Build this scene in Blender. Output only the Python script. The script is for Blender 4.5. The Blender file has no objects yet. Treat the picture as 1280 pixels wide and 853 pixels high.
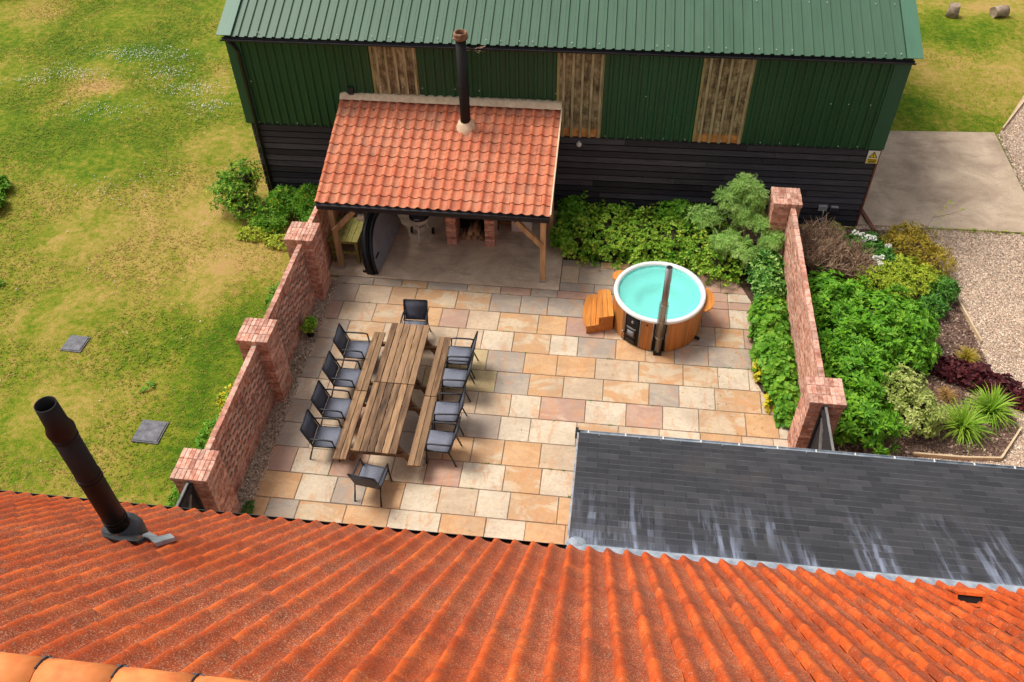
import bpy, math, random
import numpy as np
from mathutils import Matrix, Vector
random.seed(7); RS = np.random.RandomState(11)
R = math.radians
SC = bpy.context.scene; COL = SC.collection

# ---------------------------------------------------------------- camera, sky, sun, exposure
CAM = Vector((6.1408, -14.7236, 13.6197))
PITCH, ROLL, YAW, FPX = 0.79356365, -0.02342241, -0.13701321, 1094.3
def cam_axes():
    cy, sy, cp, sp = math.cos(YAW), math.sin(YAW), math.cos(PITCH), math.sin(PITCH)
    f = Vector((sy*cp, cy*cp, -sp)); r = Vector((cy, -sy, 0)); u = r.cross(f)
    cr, sr = math.cos(ROLL), math.sin(ROLL)
    return cr*r+sr*u, -sr*r+cr*u, f
CR, CU, CF = cam_axes()
cd = bpy.data.cameras.new('camera'); cam = bpy.data.objects.new('camera', cd); COL.objects.link(cam)
cd.sensor_width = 36; cd.lens = 36*FPX/1280; cd.clip_start = .1; cd.clip_end = 1500
m3 = Matrix((CR, CU, -CF)).transposed(); m4 = m3.to_4x4(); m4.translation = CAM
cam.matrix_world = m4; SC.camera = cam
SUN_EL, SUN_AZ = R(60), R(-70)            # azimuth measured from +Y towards +X
w = bpy.data.worlds.new('World'); SC.world = w; w.use_nodes = True
nt = w.node_tree; bg = nt.nodes['Background']
sky = nt.nodes.new('ShaderNodeTexSky'); sky.sky_type = 'NISHITA'; sky.sun_disc = False
sky.sun_elevation = SUN_EL; sky.sun_rotation = SUN_AZ; sky.dust_density = 4; sky.ozone_density = .6
hs = nt.nodes.new('ShaderNodeHueSaturation'); hs.inputs['Saturation'].default_value = .22
nt.links.new(sky.outputs[0], hs.inputs['Color']); nt.links.new(hs.outputs[0], bg.inputs['Color'])
bg.inputs['Strength'].default_value = .118
sl = bpy.data.lights.new('sun', 'SUN'); sl.energy = 2.2; sl.angle = R(22); sl.color = (1, .95, .86)
so = bpy.data.objects.new('sun', sl); COL.objects.link(so)
sd = Vector((math.sin(SUN_AZ)*math.cos(SUN_EL), math.cos(SUN_AZ)*math.cos(SUN_EL), math.sin(SUN_EL)))
so.rotation_euler = sd.to_track_quat('Z', 'Y').to_euler(); so.location = (0, 0, 40)
SC.view_settings.view_transform = 'Standard'; SC.view_settings.look = 'None'
SC.view_settings.exposure = .43; SC.view_settings.gamma = 1

# ---------------------------------------------------------------- materials
def hx(s):
    s = s.lstrip('#'); c = [int(s[i:i+2], 16)/255 for i in (0, 2, 4)]
    return tuple(x/12.92 if x <= .04045 else ((x+.055)/1.055)**2.4 for x in c)+(1,)
class NT:
    def __init__(s, name):
        s.m = bpy.data.materials.new(name); s.m.use_nodes = True; s.t = s.m.node_tree
        s.b = s.t.nodes['Principled BSDF']; s.L = s.t.links.new
    def n(s, typ, **k):
        x = s.t.nodes.new('ShaderNode'+typ)
        for a, v in k.items():
            if isinstance(v, (int, float, str, bool)) and hasattr(x, a): setattr(x, a, v)
        return x
    def val(s, sock, v):
        if hasattr(v, 'default_value') and hasattr(v, 'is_output'): s.L(v, sock)
        else: sock.default_value = v
    def math(s, op, a, b=0., clamp=False):
        x = s.n('Math'); x.operation = op; x.use_clamp = clamp; s.val(x.inputs[0], a); s.val(x.inputs[1], b); return x.outputs[0]
    def mix(s, f, a, b, bt='MIX'):
        x = s.n('Mix'); x.data_type = 'RGBA'; x.blend_type = bt; s.val(x.inputs[0], f); s.val(x.inputs[6], a); s.val(x.inputs[7], b); return x.outputs[2]
    def pos(s, mode='world', scale=(1, 1, 1), off=None):
        if mode == 'world': p = s.n('NewGeometry').outputs['Position']
        else: p = s.n('TexCoord').outputs['Object']
        x = s.n('VectorMath'); x.operation = 'MULTIPLY'; s.L(p, x.inputs[0]); x.inputs[1].default_value = scale; p = x.outputs[0]
        if mode == 'piece':
            a = s.n('VectorMath'); a.operation = 'ADD'; s.L(p, a.inputs[0])
            c = s.n('CombineXYZ'); r = s.math('MULTIPLY', s.rnd(), 97.); s.L(r, c.inputs[0]); s.L(r, c.inputs[1]); s.L(c.outputs[0], a.inputs[1]); p = a.outputs[0]
        return p
    def rnd(s, k=0.):
        o = s.n('ObjectInfo').outputs['Random']; i = s.n('NewGeometry').outputs['Random Per Island']
        v = s.math('ADD', s.math('MULTIPLY', o, 31.7), s.math('ADD', s.math('MULTIPLY', i, 57.3), k))
        x = s.n('TexWhiteNoise'); x.noise_dimensions = '1D'; s.L(v, x.inputs['W']); return x.outputs['Value']
    def noise(s, p, sc, det=4, rough=.55, dist=0.):
        x = s.n('TexNoise'); s.L(p, x.inputs['Vector']); x.inputs['Scale'].default_value = sc; x.inputs['Detail'].default_value = det
        x.inputs['Roughness'].default_value = rough; x.inputs['Distortion'].default_value = dist; return x.outputs[0]
    def vor(s, p, sc, out='Distance', feat='F1'):
        x = s.n('TexVoronoi'); x.feature = feat; s.L(p, x.inputs['Vector']); x.inputs['Scale'].default_value = sc; return x.outputs[out]
    def ramp(s, f, stops, interp='LINEAR'):
        x = s.n('ValToRGB'); x.color_ramp.interpolation = interp; s.L(f, x.inputs[0]); el = x.color_ramp.elements
        while len(el) < len(stops): el.new(.5)
        for e, (p, c) in zip(el, stops): e.position = p; e.color = hx(c) if isinstance(c, str) else (tuple(c)+(1,))[:4] if hasattr(c, '__len__') else (c, c, c, 1)
        return x.outputs[0]
    def bump(s, h, st=.3, dist=.01):
        x = s.n('Bump'); x.inputs['Strength'].default_value = st; x.inputs['Distance'].default_value = dist; s.L(h, x.inputs['Height']); s.L(x.outputs[0], s.b.inputs['Normal'])
    def fin(s, col, rough=.7, metal=0., spec=.5):
        s.val(s.b.inputs['Base Color'], col); s.val(s.b.inputs['Roughness'], rough); s.b.inputs['Metallic'].default_value = metal
        s.b.inputs['Specular IOR Level'].default_value = spec; return s.m
def basic(name, stops, ns=6, mode='world', scale=(1, 1, 1), var=.25, rough=.75, metal=0., bs=60, bst=.25, bd=.005, det=5, spec=.4, speck=None):
    """ramp over noise, per-piece brightness, optional speckle (scale, threshold, colour)"""
    q = NT(name); p = q.pos(mode, scale); f = q.noise(p, ns, det)
    f = q.ramp(f, [(.3, 0.), (.7, 1.)])
    if var: f = q.math('ADD', q.math('MULTIPLY', f, 1-var), q.math('MULTIPLY', q.rnd(3.), var))
    k = len(stops)-1; c = q.ramp(f, [(i/max(k, 1), s) for i, s in enumerate(stops)])
    if var: c = q.mix(1., c, q.ramp(q.rnd(9.), [(0, 1-var*.7), (1, 1+var*.4)]), 'MULTIPLY')
    if speck: c = q.mix(q.ramp(q.noise(p, speck[0], 3, .7), [(speck[1], 0.), (speck[1]+.06, 1.)]), c, hx(speck[2]))
    if bst: q.bump(q.noise(p, bs, 4, .6), bst, bd)
    return q.fin(c, rough, metal, spec)
M = {}
# pantiles: mossy / lichened clay
def tile_mat(name, a, b, c, lich, amt, lichsc, dirtc='#7d4a3a', dirtamt=.75):
    q = NT(name); p = q.pos('world'); f = q.noise(p, 2.2, 6, .6); g = q.rnd(2.)
    f = q.math('ADD', q.math('MULTIPLY', q.ramp(f, [(.3, 0.), (.7, 1.)]), .72), q.math('MULTIPLY', g, .28))
    col = q.ramp(f, [(0, a), (.5, b), (1, c)])
    col = q.mix(1., col, q.ramp(q.rnd(15.), [(0, .84), (1, 1.12)]), 'MULTIPLY')
    odd = q.ramp(q.rnd(12.), [(.93, 0.), (.95, .5)]); col = q.mix(odd, col, hx(dirtc))
    bl = q.ramp(q.noise(p, 9, 5, .65), [(.52, 0.), (.7, 1.)])
    col = q.mix(q.math('MULTIPLY', bl, .55), col, hx('#5a3a30'))
    big = q.ramp(q.noise(p, .55, 3), [(.35, .25), (.65, 1.)])
    sp = q.ramp(q.noise(p, lichsc, 3, .75), [(.56, 0.), (.66, 1.)])
    sp2 = q.ramp(q.noise(p, lichsc*.28, 3, .7), [(.42, 0.), (.62, 1.)])
    col = q.mix(q.math('MULTIPLY', q.math('MULTIPLY', sp, sp2), q.math('MULTIPLY', big, amt)), col, hx(lich))
    at_ = q.n('Attribute'); at_.attribute_name = 'mask'; pan = at_.outputs['Fac']
    dirt = q.math('MULTIPLY', pan, q.ramp(q.noise(p, 14, 5, .7), [(.3, .35), (.65, 1.)]))
    col = q.mix(q.math('MULTIPLY', dirt, dirtamt), col, hx(dirtc))
    spk = q.ramp(q.noise(p, lichsc*1.3, 3, .8), [(.54, 0.), (.64, 1.)]); col = q.mix(q.math('MULTIPLY', q.math('MULTIPLY', spk, q.math('ADD', q.math('MULTIPLY', pan, .8), .12)), q.math('MULTIPLY', big, amt)), col, hx(lich))
    dk = q.ramp(q.noise(p, lichsc*.8, 2, .7), [(.62, 0.), (.7, .6)])
    col = q.mix(dk, col, hx('#3c2a24'))
    q.bump(q.noise(p, 70, 4, .7), .5, .006)
    return q.fin(col, .85, 0, .25)
M['tile'] = tile_mat('orange_pantile', '#a83e16', '#cb541c', '#e26c28', '#dcc4a4', 1., 60, '#803c26', .85)
M['ridge'] = basic('ridge_clay', ['#d9743a', '#e88a4c', '#d0693a'], 5, var=.15, speck=(60, .68, '#8a6a58'))
M['shedtile'] = tile_mat('weathered_red_pantile', '#b85a3e', '#cc7350', '#dc8c68', '#cbb8a0', .9, 40, '#a87660', .42)
M['mortar'] = basic('cream_mortar', ['#cfb292', '#ecd2b0'], 8, bs=40, var=0, bst=.6)
M['brick'] = basic('reclaimed_brick', ['#86554a', '#ac705c', '#c48a74', '#d6ab98', '#b87f6a', '#a06a58'], 9, var=.42, bs=50, bst=.6, bd=.008, speck=(26, .66, '#d8c4b4'))
M['brickmortar'] = basic('brick_mortar', ['#a48878', '#bfa694'], 14, var=0, bst=.5)
M['holeshade'] = basic('hole_shade_brown', ['#2e1c17', '#46291f', '#593629'], 9, var=0, bst=.5)  # dark tone standing in for the shade inside the wall holes
M['slate'] = None
def slate_mat():
    q = NT('dark_slate'); p = q.pos('world'); f = q.noise(p, 4, 5)
    c = q.ramp(q.math('ADD', q.math('MULTIPLY', f, .35), q.math('MULTIPLY', q.rnd(1.), .65)), [(0, '#232328'), (.4, '#2d2d32'), (.75, '#37373b'), (.93, '#434143'), (1, '#504c4c')])
    br = q.ramp(q.noise(p, .9, 4), [(.55, 0.), (.75, .35)]); c = q.mix(br, c, hx('#4f4642'))
    at_ = q.n('Attribute'); at_.attribute_name = 'mask'; c = q.mix(q.math('MULTIPLY', at_.outputs['Fac'], q.ramp(q.noise(p, 3, 3), [(.35, .1), (.65, .55)])), c, hx('#77767c'))
    # lead run-off streaks below the flashing: stretched along the slope, strongest at the top, gathered in groups
    s = q.noise(q.pos('world', (8., .7, .7)), 1., 4, .62)
    s = q.ramp(s, [(.47, 0.), (.6, 1.)])
    grp = q.ramp(q.noise(q.pos('world', (1.5, .22, .22)), 1., 2), [(.47, 0.), (.58, 1.)])
    sx = q.n('SeparateXYZ'); q.L(q.n('NewGeometry').outputs['Position'], sx.inputs[0])
    mr = q.n('MapRange'); q.L(sx.outputs[1], mr.inputs[0]); mr.inputs[1].default_value = -8.5; mr.inputs[2].default_value = -6.9; mr.inputs[3].default_value = 1; mr.inputs[4].default_value = 0
    f2 = q.math('MULTIPLY', q.math('MULTIPLY', s, grp), q.math('POWER', mr.outputs[0], 1.1), True)
    f2 = q.math('MULTIPLY', f2, q.ramp(q.rnd(8.), [(.1, .3), (.6, 1.)]))
    haze = q.math('MULTIPLY', q.math('POWER', mr.outputs[0], 7.), .35)
    c = q.mix(q.math('MULTIPLY', q.math('ADD', f2, q.math('MULTIPLY', haze, grp)), .85, True), c, hx('#8f97ab'))
    sp = q.ramp(q.noise(p, 30, 2, .7), [(.73, 0.), (.76, .7)]); c = q.mix(sp, c, hx('#8c8078'))
    q.bump(q.noise(p, 25, 5, .7), .35, .004)
    return q.fin(c, .62, 0, .45)
M['slate'] = slate_mat()
def pave_mat(name, a, b, c):
    q = NT(name); p = q.pos('piece', (1, 1, 1)); p2 = q.pos('piece', (1.3, 2.6, 1))
    f = q.noise(p2, 1.1, 5, .55, .8)
    rnd = q.rnd(5.)
    f = q.ramp(f, [(.28, 0.), (.72, 1.)])
    col = q.ramp(f, [(0, a), (.35, a), (.58, b), (.8, b), (1, c)])
    band = q.ramp(q.noise(p2, 5.5, 5, .7, 2.), [(.47, 0.), (.66, .42)]); col = q.mix(band, col, hx('#a78a74'))
    br2 = q.ramp(q.noise(q.pos('piece', (2.2, .9, 1)), 1.6, 5, .6, 1.4), [(.55, 0.), (.62, .5), (.7, 0.)]); col = q.mix(br2, col, hx('#c98a58'))
    col = q.mix(1., col, q.ramp(q.noise(p, 16, 5, .7), [(.2, .86), (.8, 1.1)]), 'MULTIPLY')
    d = q.ramp(q.noise(q.pos('world'), .9, 5), [(.45, 0.), (.72, .5)]); col = q.mix(d, col, hx('#978371'))
    q.bump(q.noise(p, 22, 6, .7), .35, .006)
    return q.fin(col, .72, 0, .35)
for k, v in dict(g=('#b0a08e', '#a09488', '#bba68e'), t=('#c0a88c', '#cab296', '#ac9c8a'), o=('#c4976a', '#cea478', '#c2a98e'), p=('#be9a84', '#b48e7c', '#c8ac94'),
                 w=('#cebca2', '#d2c2aa', '#bca48a'), y=('#c6af80', '#bcaa7c', '#d2b282'), m=('#cab496', '#c4986c', '#beb0a0'), b=('#aa8676', '#b08e7c', '#a08676')).items():
    M['pave_'+k] = pave_mat('sandstone_'+dict(g='grey', t='tan', o='ochre', p='pink', w='cream', y='lichened', m='banded', b='brown')[k], *v)
def weathered_concrete(name, a, b, c, st='#6b5d52'):
    q = NT(name); p = q.pos('world'); f = q.noise(p, 1.1, 7, .62, .6)
    col = q.ramp(f, [(.25, a), (.5, b), (.75, c)])
    s = q.ramp(q.noise(q.pos('world', (.5, 1.4, 1)), 1.6, 6, .7), [(.5, 0.), (.72, .6)]); col = q.mix(s, col, hx(st))
    col = q.mix(1., col, q.ramp(q.noise(p, 45, 4, .8), [(.25, .66), (.75, 1.25)]), 'MULTIPLY')
    q.bump(q.noise(p, 60, 4, .7), .4, .005); return q.fin(col, .9, 0, .2)
M['pad'] = weathered_concrete('pale_concrete', '#a08a78', '#bda68f', '#d6bfa6', '#8c7868')
M['shedfloor'] = weathered_concrete('stained_concrete', '#a8927e', '#ccb49a', '#ead4b8', '#7c6a5a')
M['jointing'] = basic('joint_grout', ['#6e6052', '#8e7d6a'], 12, var=0)
M['gravelbase'] = basic('gravel_bed', ['#9a8270', '#bda48c', '#d8c0a6'], 25, var=0, bs=90, bst=.8, bd=.02)
M['pebble'] = basic('mixed_pebble', ['#94796a', '#c9ab94', '#dfc6ae', '#f0e0cc', '#b8937a'], 5, var=.85, bst=0, rough=.8)
M['pebble2'] = basic('damp_pebble', ['#6c5a4c', '#b39b85', '#dccab4', '#8f7662', '#eadcc8'], 5, var=.85, bst=0, rough=.8)
M['mulch'] = basic('bark_mulch_bed', ['#4c372e', '#6b5044', '#866a5a'], 18, var=0, bs=50, bst=1, bd=.03)
M['chip'] = basic('bark_chip', ['#5a4438', '#8e7060', '#b3957f', '#d0b7a2'], 8, var=.85, bst=0)
M['timberedge'] = basic('pale_timber', ['#c0a382', '#dcc3a0'], 6, var=.1)
M['lead'] = basic('lead_flashing', ['#757e8a', '#939ba5', '#adb4bb'], 7, var=0, rough=.5, bs=20, bst=.4)
M['black'] = basic('black_plastic', ['#121213', '#1d1c1d'], 6, var=0, rough=.45, bst=.05)
M['fascia'] = basic('black_stained_timber', ['#16151a', '#2a272b', '#3a3638'], 5, scale=(1, 8, 8), var=.2, rough=.8)
def board_mat():
    q = NT('black_weatherboard'); p = q.pos('piece', (1.6, 22, 22)); f = q.noise(p, 1.2, 6, .7)
    c = q.ramp(q.math('ADD', q.math('MULTIPLY', f, .6), q.math('MULTIPLY', q.rnd(4.), .4)), [(.2, '#201e23'), (.55, '#3b393f'), (.8, '#58555d'), (1, '#77737b')])
    kn = q.ramp(q.vor(q.pos('piece', (2.2, 5, 5)), 1.5), [(.05, .7), (.12, 0.)]); c = q.mix(kn, c, hx('#0b0a0c'))
    q.bump(f, .5, .01); return q.fin(c, .7, 0, .35)
M['board'] = board_mat()
def metal_mat(name, a, b, rough, grime, sheen=.4):
    q = NT(name); p = q.pos('world', (3, .5, .5)); f = q.noise(p, 1.5, 6, .65)
    c = q.ramp(f, [(.25, a), (.75, b)])
    c = q.mix(q.math('MULTIPLY', q.rnd(6.), .45), c, hx(b))
    s = q.ramp(q.noise(q.pos('world', (14, .8, .8)), 1., 4, .6), [(.5, 0.), (.75, .5)]); c = q.mix(s, c, hx(grime))
    sp = q.ramp(q.noise(q.pos('world'), 55, 2, .7), [(.74, 0.), (.77, .6)]); c = q.mix(sp, c, hx('#b9c0ae'))
    q.bump(q.noise(q.pos('world'), 3, 3), .15, .01)
    return q.fin(c, rough, 0, sheen)
M['wallmetal'] = metal_mat('dark_green_cladding', '#173d24', '#205332', .5, '#2c4226')
M['roofmetal'] = metal_mat('faded_green_roof_sheet', '#38553f', '#46654f', .5, '#4a6350')
M['trimmetal'] = metal_mat('green_flashing', '#1c4835', '#28573f', .45, '#2f4a38')
M['rooftrim'] = metal_mat('pale_green_flashing', '#426852', '#4e765e', .45, '#587a68')
def grp_mat():
    q = NT('dirty_translucent_sheet'); p = q.pos('world', (10, 10, 1.2)); f = q.noise(p, 1.1, 7, .72)
    g = q.noise(q.pos('world'), 6, 6, .75)
    c = q.ramp(q.math('ADD', q.math('MULTIPLY', f, .5), q.math('MULTIPLY', g, .5)), [(.38, '#30281a'), (.46, '#62563c'), (.53, '#8c8060'), (.62, '#b4ab88')])
    sx = q.n('SeparateXYZ'); q.L(q.n('NewGeometry').outputs['Position'], sx.inputs[0])
    b = q.ramp(q.math('SUBTRACT', sx.outputs[2], 2.1), [(.30, 1.), (.36, 0.)]); c = q.mix(q.math('MULTIPLY', b, .85), c, q.ramp(g, [(.35, '#a0642c'), (.6, '#d0934c')]))
    return q.fin(c, .5, 0, .4)
M['grp'] = grp_mat()
M['grplight'] = basic('translucent_sheet_crown', ['#7a7052', '#a09672', '#beb692'], 3, scale=(4, 4, .8), var=.2, rough=.5)
M['cream'] = basic('translucent_edge', ['#7f7a48', '#a39a68'], 3, var=0)
M['bolt'] = basic('fixing_cap', ['#b9c2b6', '#d7ddd2'], 3, var=.2)
M['steelblack'] = basic('black_flue_steel', ['#0c0a0a', '#151110', '#191514'], 4, scale=(2, 2, .7), var=0, rough=.6, bst=.05, spec=.3)
M['rust'] = basic('rusty_cowl', ['#4a2f22', '#7a5238', '#a98a68'], 12, var=0, rough=.7)
M['steel'] = basic('stainless_steel', ['#8e8a84', '#b4afa8'], 3, scale=(3, 3, .6), var=0, rough=.38, metal=1., bst=.03)
M['seal'] = basic('rubber_flashing', ['#2b2c2f', '#4a4c50'], 9, var=0, rough=.6)
M['oldwood'] = basic('weathered_decking', ['#3c2a1c', '#6e5138', '#9c7a58', '#80614a'], 1.6, mode='piece', scale=(9, 1.2, 9), var=.45, det=8, bs=12, bst=.5, bd=.004)
M['oldwooddark'] = basic('damp_brown_timber', ['#4c3827', '#73573e', '#8f7354'], 1.6, mode='piece', scale=(9, 1.2, 9), var=.35, det=7)
M['post'] = basic('oak_post', ['#94724e', '#b8956c', '#d0b088'], 1.6, mode='piece', scale=(8, 8, 1.1), var=.3, det=7)
M['greenwood'] = basic('mossy_timber', ['#5c5a2c', '#85803f', '#a39a55', '#7a6038'], 4, mode='piece', scale=(3, 3, 3), var=.3)
M['cedar'] = basic('oiled_cedar', ['#8c5428', '#b07034', '#c68a4c'], 1.4, mode='piece', scale=(14, 14, 1), var=.5, det=6, rough=.45, bst=.1)
M['cedarstep'] = basic('oiled_cedar_step', ['#b06a2a', '#d08436', '#e09c50'], 1.4, mode='piece', scale=(14, 1.5, 6), var=.35, det=6, rough=.5, bst=.1)
M['rim'] = basic('white_acrylic', ['#dcdcd8', '#ecece8'], 3, var=0, rough=.25, bst=0)
M['shell'] = basic('turquoise_shell', ['#a4f4ec', '#bcfaf4'], 2, var=0, rough=.3, bst=0)
def water_mat():
    q = NT('tub_water'); q.b.inputs['Transmission Weight'].default_value = .66; q.b.inputs['IOR'].default_value = 1.33
    q.bump(q.noise(q.pos('world'), 7, 3, .5), .12, .02); return q.fin(hx('#a8fff6'), .05, 0, .5)
M['water'] = water_mat()
M['textile'] = basic('grey_textilene', ['#454954', '#565a66'], 30, var=.12, bs=300, bst=.2, bd=.002)
M['seatpad'] = basic('light_grey_textilene', ['#686b78', '#7a7d8a'], 30, var=.1, bs=300, bst=.2, bd=.002)
M['frame'] = basic('charcoal_frame', ['#1e1f23', '#2a2b30'], 8, var=0, rough=.45, bst=0)
M['covertop'] = basic('grey_vinyl', ['#7d8088', '#92949c'], 3, var=0, rough=.6)
M['coverrim'] = basic('black_vinyl', ['#0e0f13', '#1d1e24'], 5, var=0, rough=.5)
M['white'] = basic('white_enamel', ['#c8c6c0', '#dedcd6'], 6, var=0, rough=.4, bst=0)
M['greybox'] = basic('grey_pvc', ['#8a8a8c', '#a8a8aa'], 6, var=0, rough=.5)
M['blue'] = basic('blue_plug', ['#1f56a8', '#2f6cc4'], 6, var=0, rough=.4)
M['yellow'] = basic('sign_yellow', ['#d9b81c', '#e4c42a'], 3, var=0, rough=.5, bst=0)
M['signwhite'] = basic('sign_white', ['#d6d4c8', '#e2e0d6'], 3, var=0, rough=.5, bst=0)
M['ink'] = basic('sign_black', ['#14140f', '#1a1a14'], 3, var=0, bst=0)
M['manhole'] = basic('concrete_cover', ['#4f4e54', '#67666c', '#7b7a7e'], 10, var=.1, bs=50, bst=.6)
M['log'] = basic('cut_log', ['#6f5d4e', '#9b8672', '#b9a48e'], 8, var=.2)
M['redbrown'] = basic('rusty_steel_post', ['#5e3326', '#7d4a38'], 8, var=0)
M['soil'] = basic('dark_soil', ['#3a2a20', '#54402f'], 8, var=0)
M['firewood'] = basic('split_firewood', ['#8f7558', '#b89c78', '#6d5540'], 6, var=.6)
M['dark'] = basic('sooty_black', ['#0c0b0b', '#191716'], 6, var=0)
def leaf_mat(name, cols, trans=.25, rough=.5, big=.5):
    q = NT(name); p = q.pos('world'); f = q.math('ADD', q.math('MULTIPLY', q.rnd(1.), .65), q.math('MULTIPLY', q.ramp(q.noise(p, big*4, 3), [(.3, 0.), (.7, 1.)]), .35))
    c = q.ramp(f, [(i/(len(cols)-1), s) for i, s in enumerate(cols)])
    q.fin(c, rough, 0, .22)
    tr = q.n('BsdfTranslucent'); q.L(c, tr.inputs[0]); mx = q.n('MixShader'); mx.inputs[0].default_value = trans
    q.L(q.b.outputs[0], mx.inputs[1]); q.L(tr.outputs[0], mx.inputs[2]); q.L(mx.outputs[0], q.t.nodes['Material Output'].inputs[0]); return q.m
M['leaf_bright'] = leaf_mat('glossy_green_leaf', ['#3a6c12', '#58951e', '#7cb42c', '#a6cf48'])
M['leaf_ivy'] = leaf_mat('hedge_leaf', ['#3e6c16', '#5c9422', '#84b032', '#b0c84c', '#588a20'])
M['leaf_mid'] = leaf_mat('geranium_leaf', ['#3a6c18', '#578f22', '#78aa30', '#9cc048'])
M['leaf_yellow'] = leaf_mat('yellowing_leaf', ['#a8a428', '#d8c832', '#c0b42e'])
M['leaf_tree'] = leaf_mat('feathery_leaf', ['#6c9c44', '#90bc5a', '#b0d274', '#cfe494'])
M['leaf_olive'] = leaf_mat('variegated_leaf', ['#607e2e', '#8ca044', '#b8c06a', '#dadc9a'])
M['leaf_lime'] = leaf_mat('lime_leaf', ['#6c8c20', '#98b02e', '#c4cc44', '#a8b040'])
M['leaf_gold'] = leaf_mat('golden_leaf', ['#6d6a22', '#a09030', '#c4a840', '#8a8a30'])
M['leaf_dark'] = leaf_mat('dark_leaf', ['#2c561a', '#437628', '#5f9638', '#82b04c'])
M['leaf_purple'] = leaf_mat('purple_leaf', ['#2e1216', '#4a1c22', '#632a2e', '#7a4040'])
M['leaf_bronze'] = leaf_mat('bronze_grass', ['#8a6234', '#b08a52', '#c8a06a'])
M['leaf_daylily'] = leaf_mat('strappy_leaf', ['#5c8c20', '#82ac30', '#a8c644', '#c6d860'])
M['bark'] = basic('shrub_core_shade', ['#2c2418', '#40331f', '#33391c'], 8, var=0)  # tone of the shrub cores: painted shade between leaves, not bark
M['twig'] = basic('bare_twig', ['#7c6250', '#a5866c', '#c4a68a'], 6, var=.5, bst=0)
M['petal'] = basic('white_petal', ['#dcdcd0', '#f0f0e6'], 6, var=.1, bst=0)
M['grass_g'] = leaf_mat('green_grass_blade', ['#5c7020', '#788628', '#8f9834', '#a2a244'], .3, .7)
M['grass_d'] = leaf_mat('dry_grass_blade', ['#8c7a36', '#a8904a', '#c0a45c', '#8e8838'], .3, .8)
def lawn_mat():
    q = NT('lawn'); p = q.pos('world'); at = q.n('Attribute'); at.attribute_name = 'dry'; d = at.outputs['Fac']
    n1 = q.noise(q.pos('world', (1.1, .8, 1)), .75, 6, .66, .4); n2 = q.noise(p, 5, 6, .72); n3 = q.noise(p, 38, 3, .75)
    f = q.math('ADD', d, q.math('MULTIPLY', q.math('SUBTRACT', n1, .5), 1.25)); f = q.math('ADD', f, q.math('MULTIPLY', q.math('SUBTRACT', n2, .5), 1.35))
    f = q.math('ADD', f, q.math('MULTIPLY', q.math('SUBTRACT', n3, .5), .95), True)
    c = q.ramp(f, [(0, '#3c5a0c'), (.2, '#546e12'), (.4, '#737c1e'), (.58, '#8f8436'), (.8, '#a68e4c'), (1, '#b08c5a')])
    c = q.mix(1., c, q.ramp(q.noise(p, 60, 3, .8), [(.25, .62), (.75, 1.3)]), 'MULTIPLY')
    q.bump(q.noise(p, 45, 4, .8), .5, .02); return q.fin(c, .9, 0, .1)
M['lawn'] = lawn_mat()

# ---------------------------------------------------------------- geometry helpers: Geo = (V, F, smooth)
class Geo:
    def __init__(s, v=None, f=None, sm=False):
        s.v = list(map(tuple, v)) if v is not None else []; s.f = [tuple(x) for x in f] if f is not None else []; s.s = [sm]*len(s.f); s.mi = [0]*len(s.f)
    def add(s, g, mtx=None, mi=None):
        o = len(s.v)
        s.v += [tuple(mtx @ Vector(p)) for p in g.v] if mtx is not None else g.v
        s.f += [tuple(i+o for i in f) for f in g.f]; s.s += g.s; s.mi += g.mi if mi is None else [mi]*len(g.f); return s
def mesh(name, g, *mats):
    me = bpy.data.meshes.new(name); me.from_pydata(g.v, [], g.f)
    for m in mats: me.materials.append(M[m] if isinstance(m, str) else m)
    me.polygons.foreach_set('use_smooth', g.s)
    if getattr(g, 'mask', None) and len(g.mask) == len(g.v): me.attributes.new('mask', 'FLOAT', 'POINT').data.foreach_set('value', g.mask)
    if any(g.mi): me.polygons.foreach_set('material_index', g.mi)
    me.update(); return me
T = Matrix.Translation
def Rz(a): return Matrix.Rotation(a, 4, 'Z')
def Rx(a): return Matrix.Rotation(a, 4, 'X')
def Ry(a): return Matrix.Rotation(a, 4, 'Y')
def S(x, y, z): return Matrix.Diagonal((x, y, z, 1))
def box(x0, x1, y0, y1, z0, z1):
    v = [(x, y, z) for z in (z0, z1) for y in (y0, y1) for x in (x0, x1)]
    return Geo(v, [(0, 2, 3, 1), (4, 5, 7, 6), (0, 1, 5, 4), (2, 6, 7, 3), (0, 4, 6, 2), (1, 3, 7, 5)])
def cbox(sx, sy, sz, c=(0, 0, 0), ch=0.):
    """centred box, optionally with a chamfered top rim"""
    x, y, z = sx/2, sy/2, sz/2
    if not ch: return box(c[0]-x, c[0]+x, c[1]-y, c[1]+y, c[2]-z, c[2]+z)
    v = []
    for zz, k in ((-z, 0), (z-ch, 0), (z, ch)):
        v += [(c[0]-x+k, c[1]-y+k, c[2]+zz), (c[0]+x-k, c[1]-y+k, c[2]+zz), (c[0]+x-k, c[1]+y-k, c[2]+zz), (c[0]-x+k, c[1]+y-k, c[2]+zz)]
    f = [(3, 2, 1, 0), (8, 9, 10, 11)]
    for r in (0, 4): f += [(r+i, r+(i+1) % 4, r+4+(i+1) % 4, r+4+i) for i in range(4)]
    return Geo(v, f)
def prism(pts, z0, z1):
    n = len(pts); v = [(x, y, z0) for x, y in pts]+[(x, y, z1) for x, y in pts]
    return Geo(v, [tuple(range(n-1, -1, -1)), tuple(range(n, 2*n))]+[(i, (i+1) % n, n+(i+1) % n, n+i) for i in range(n)])
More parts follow.
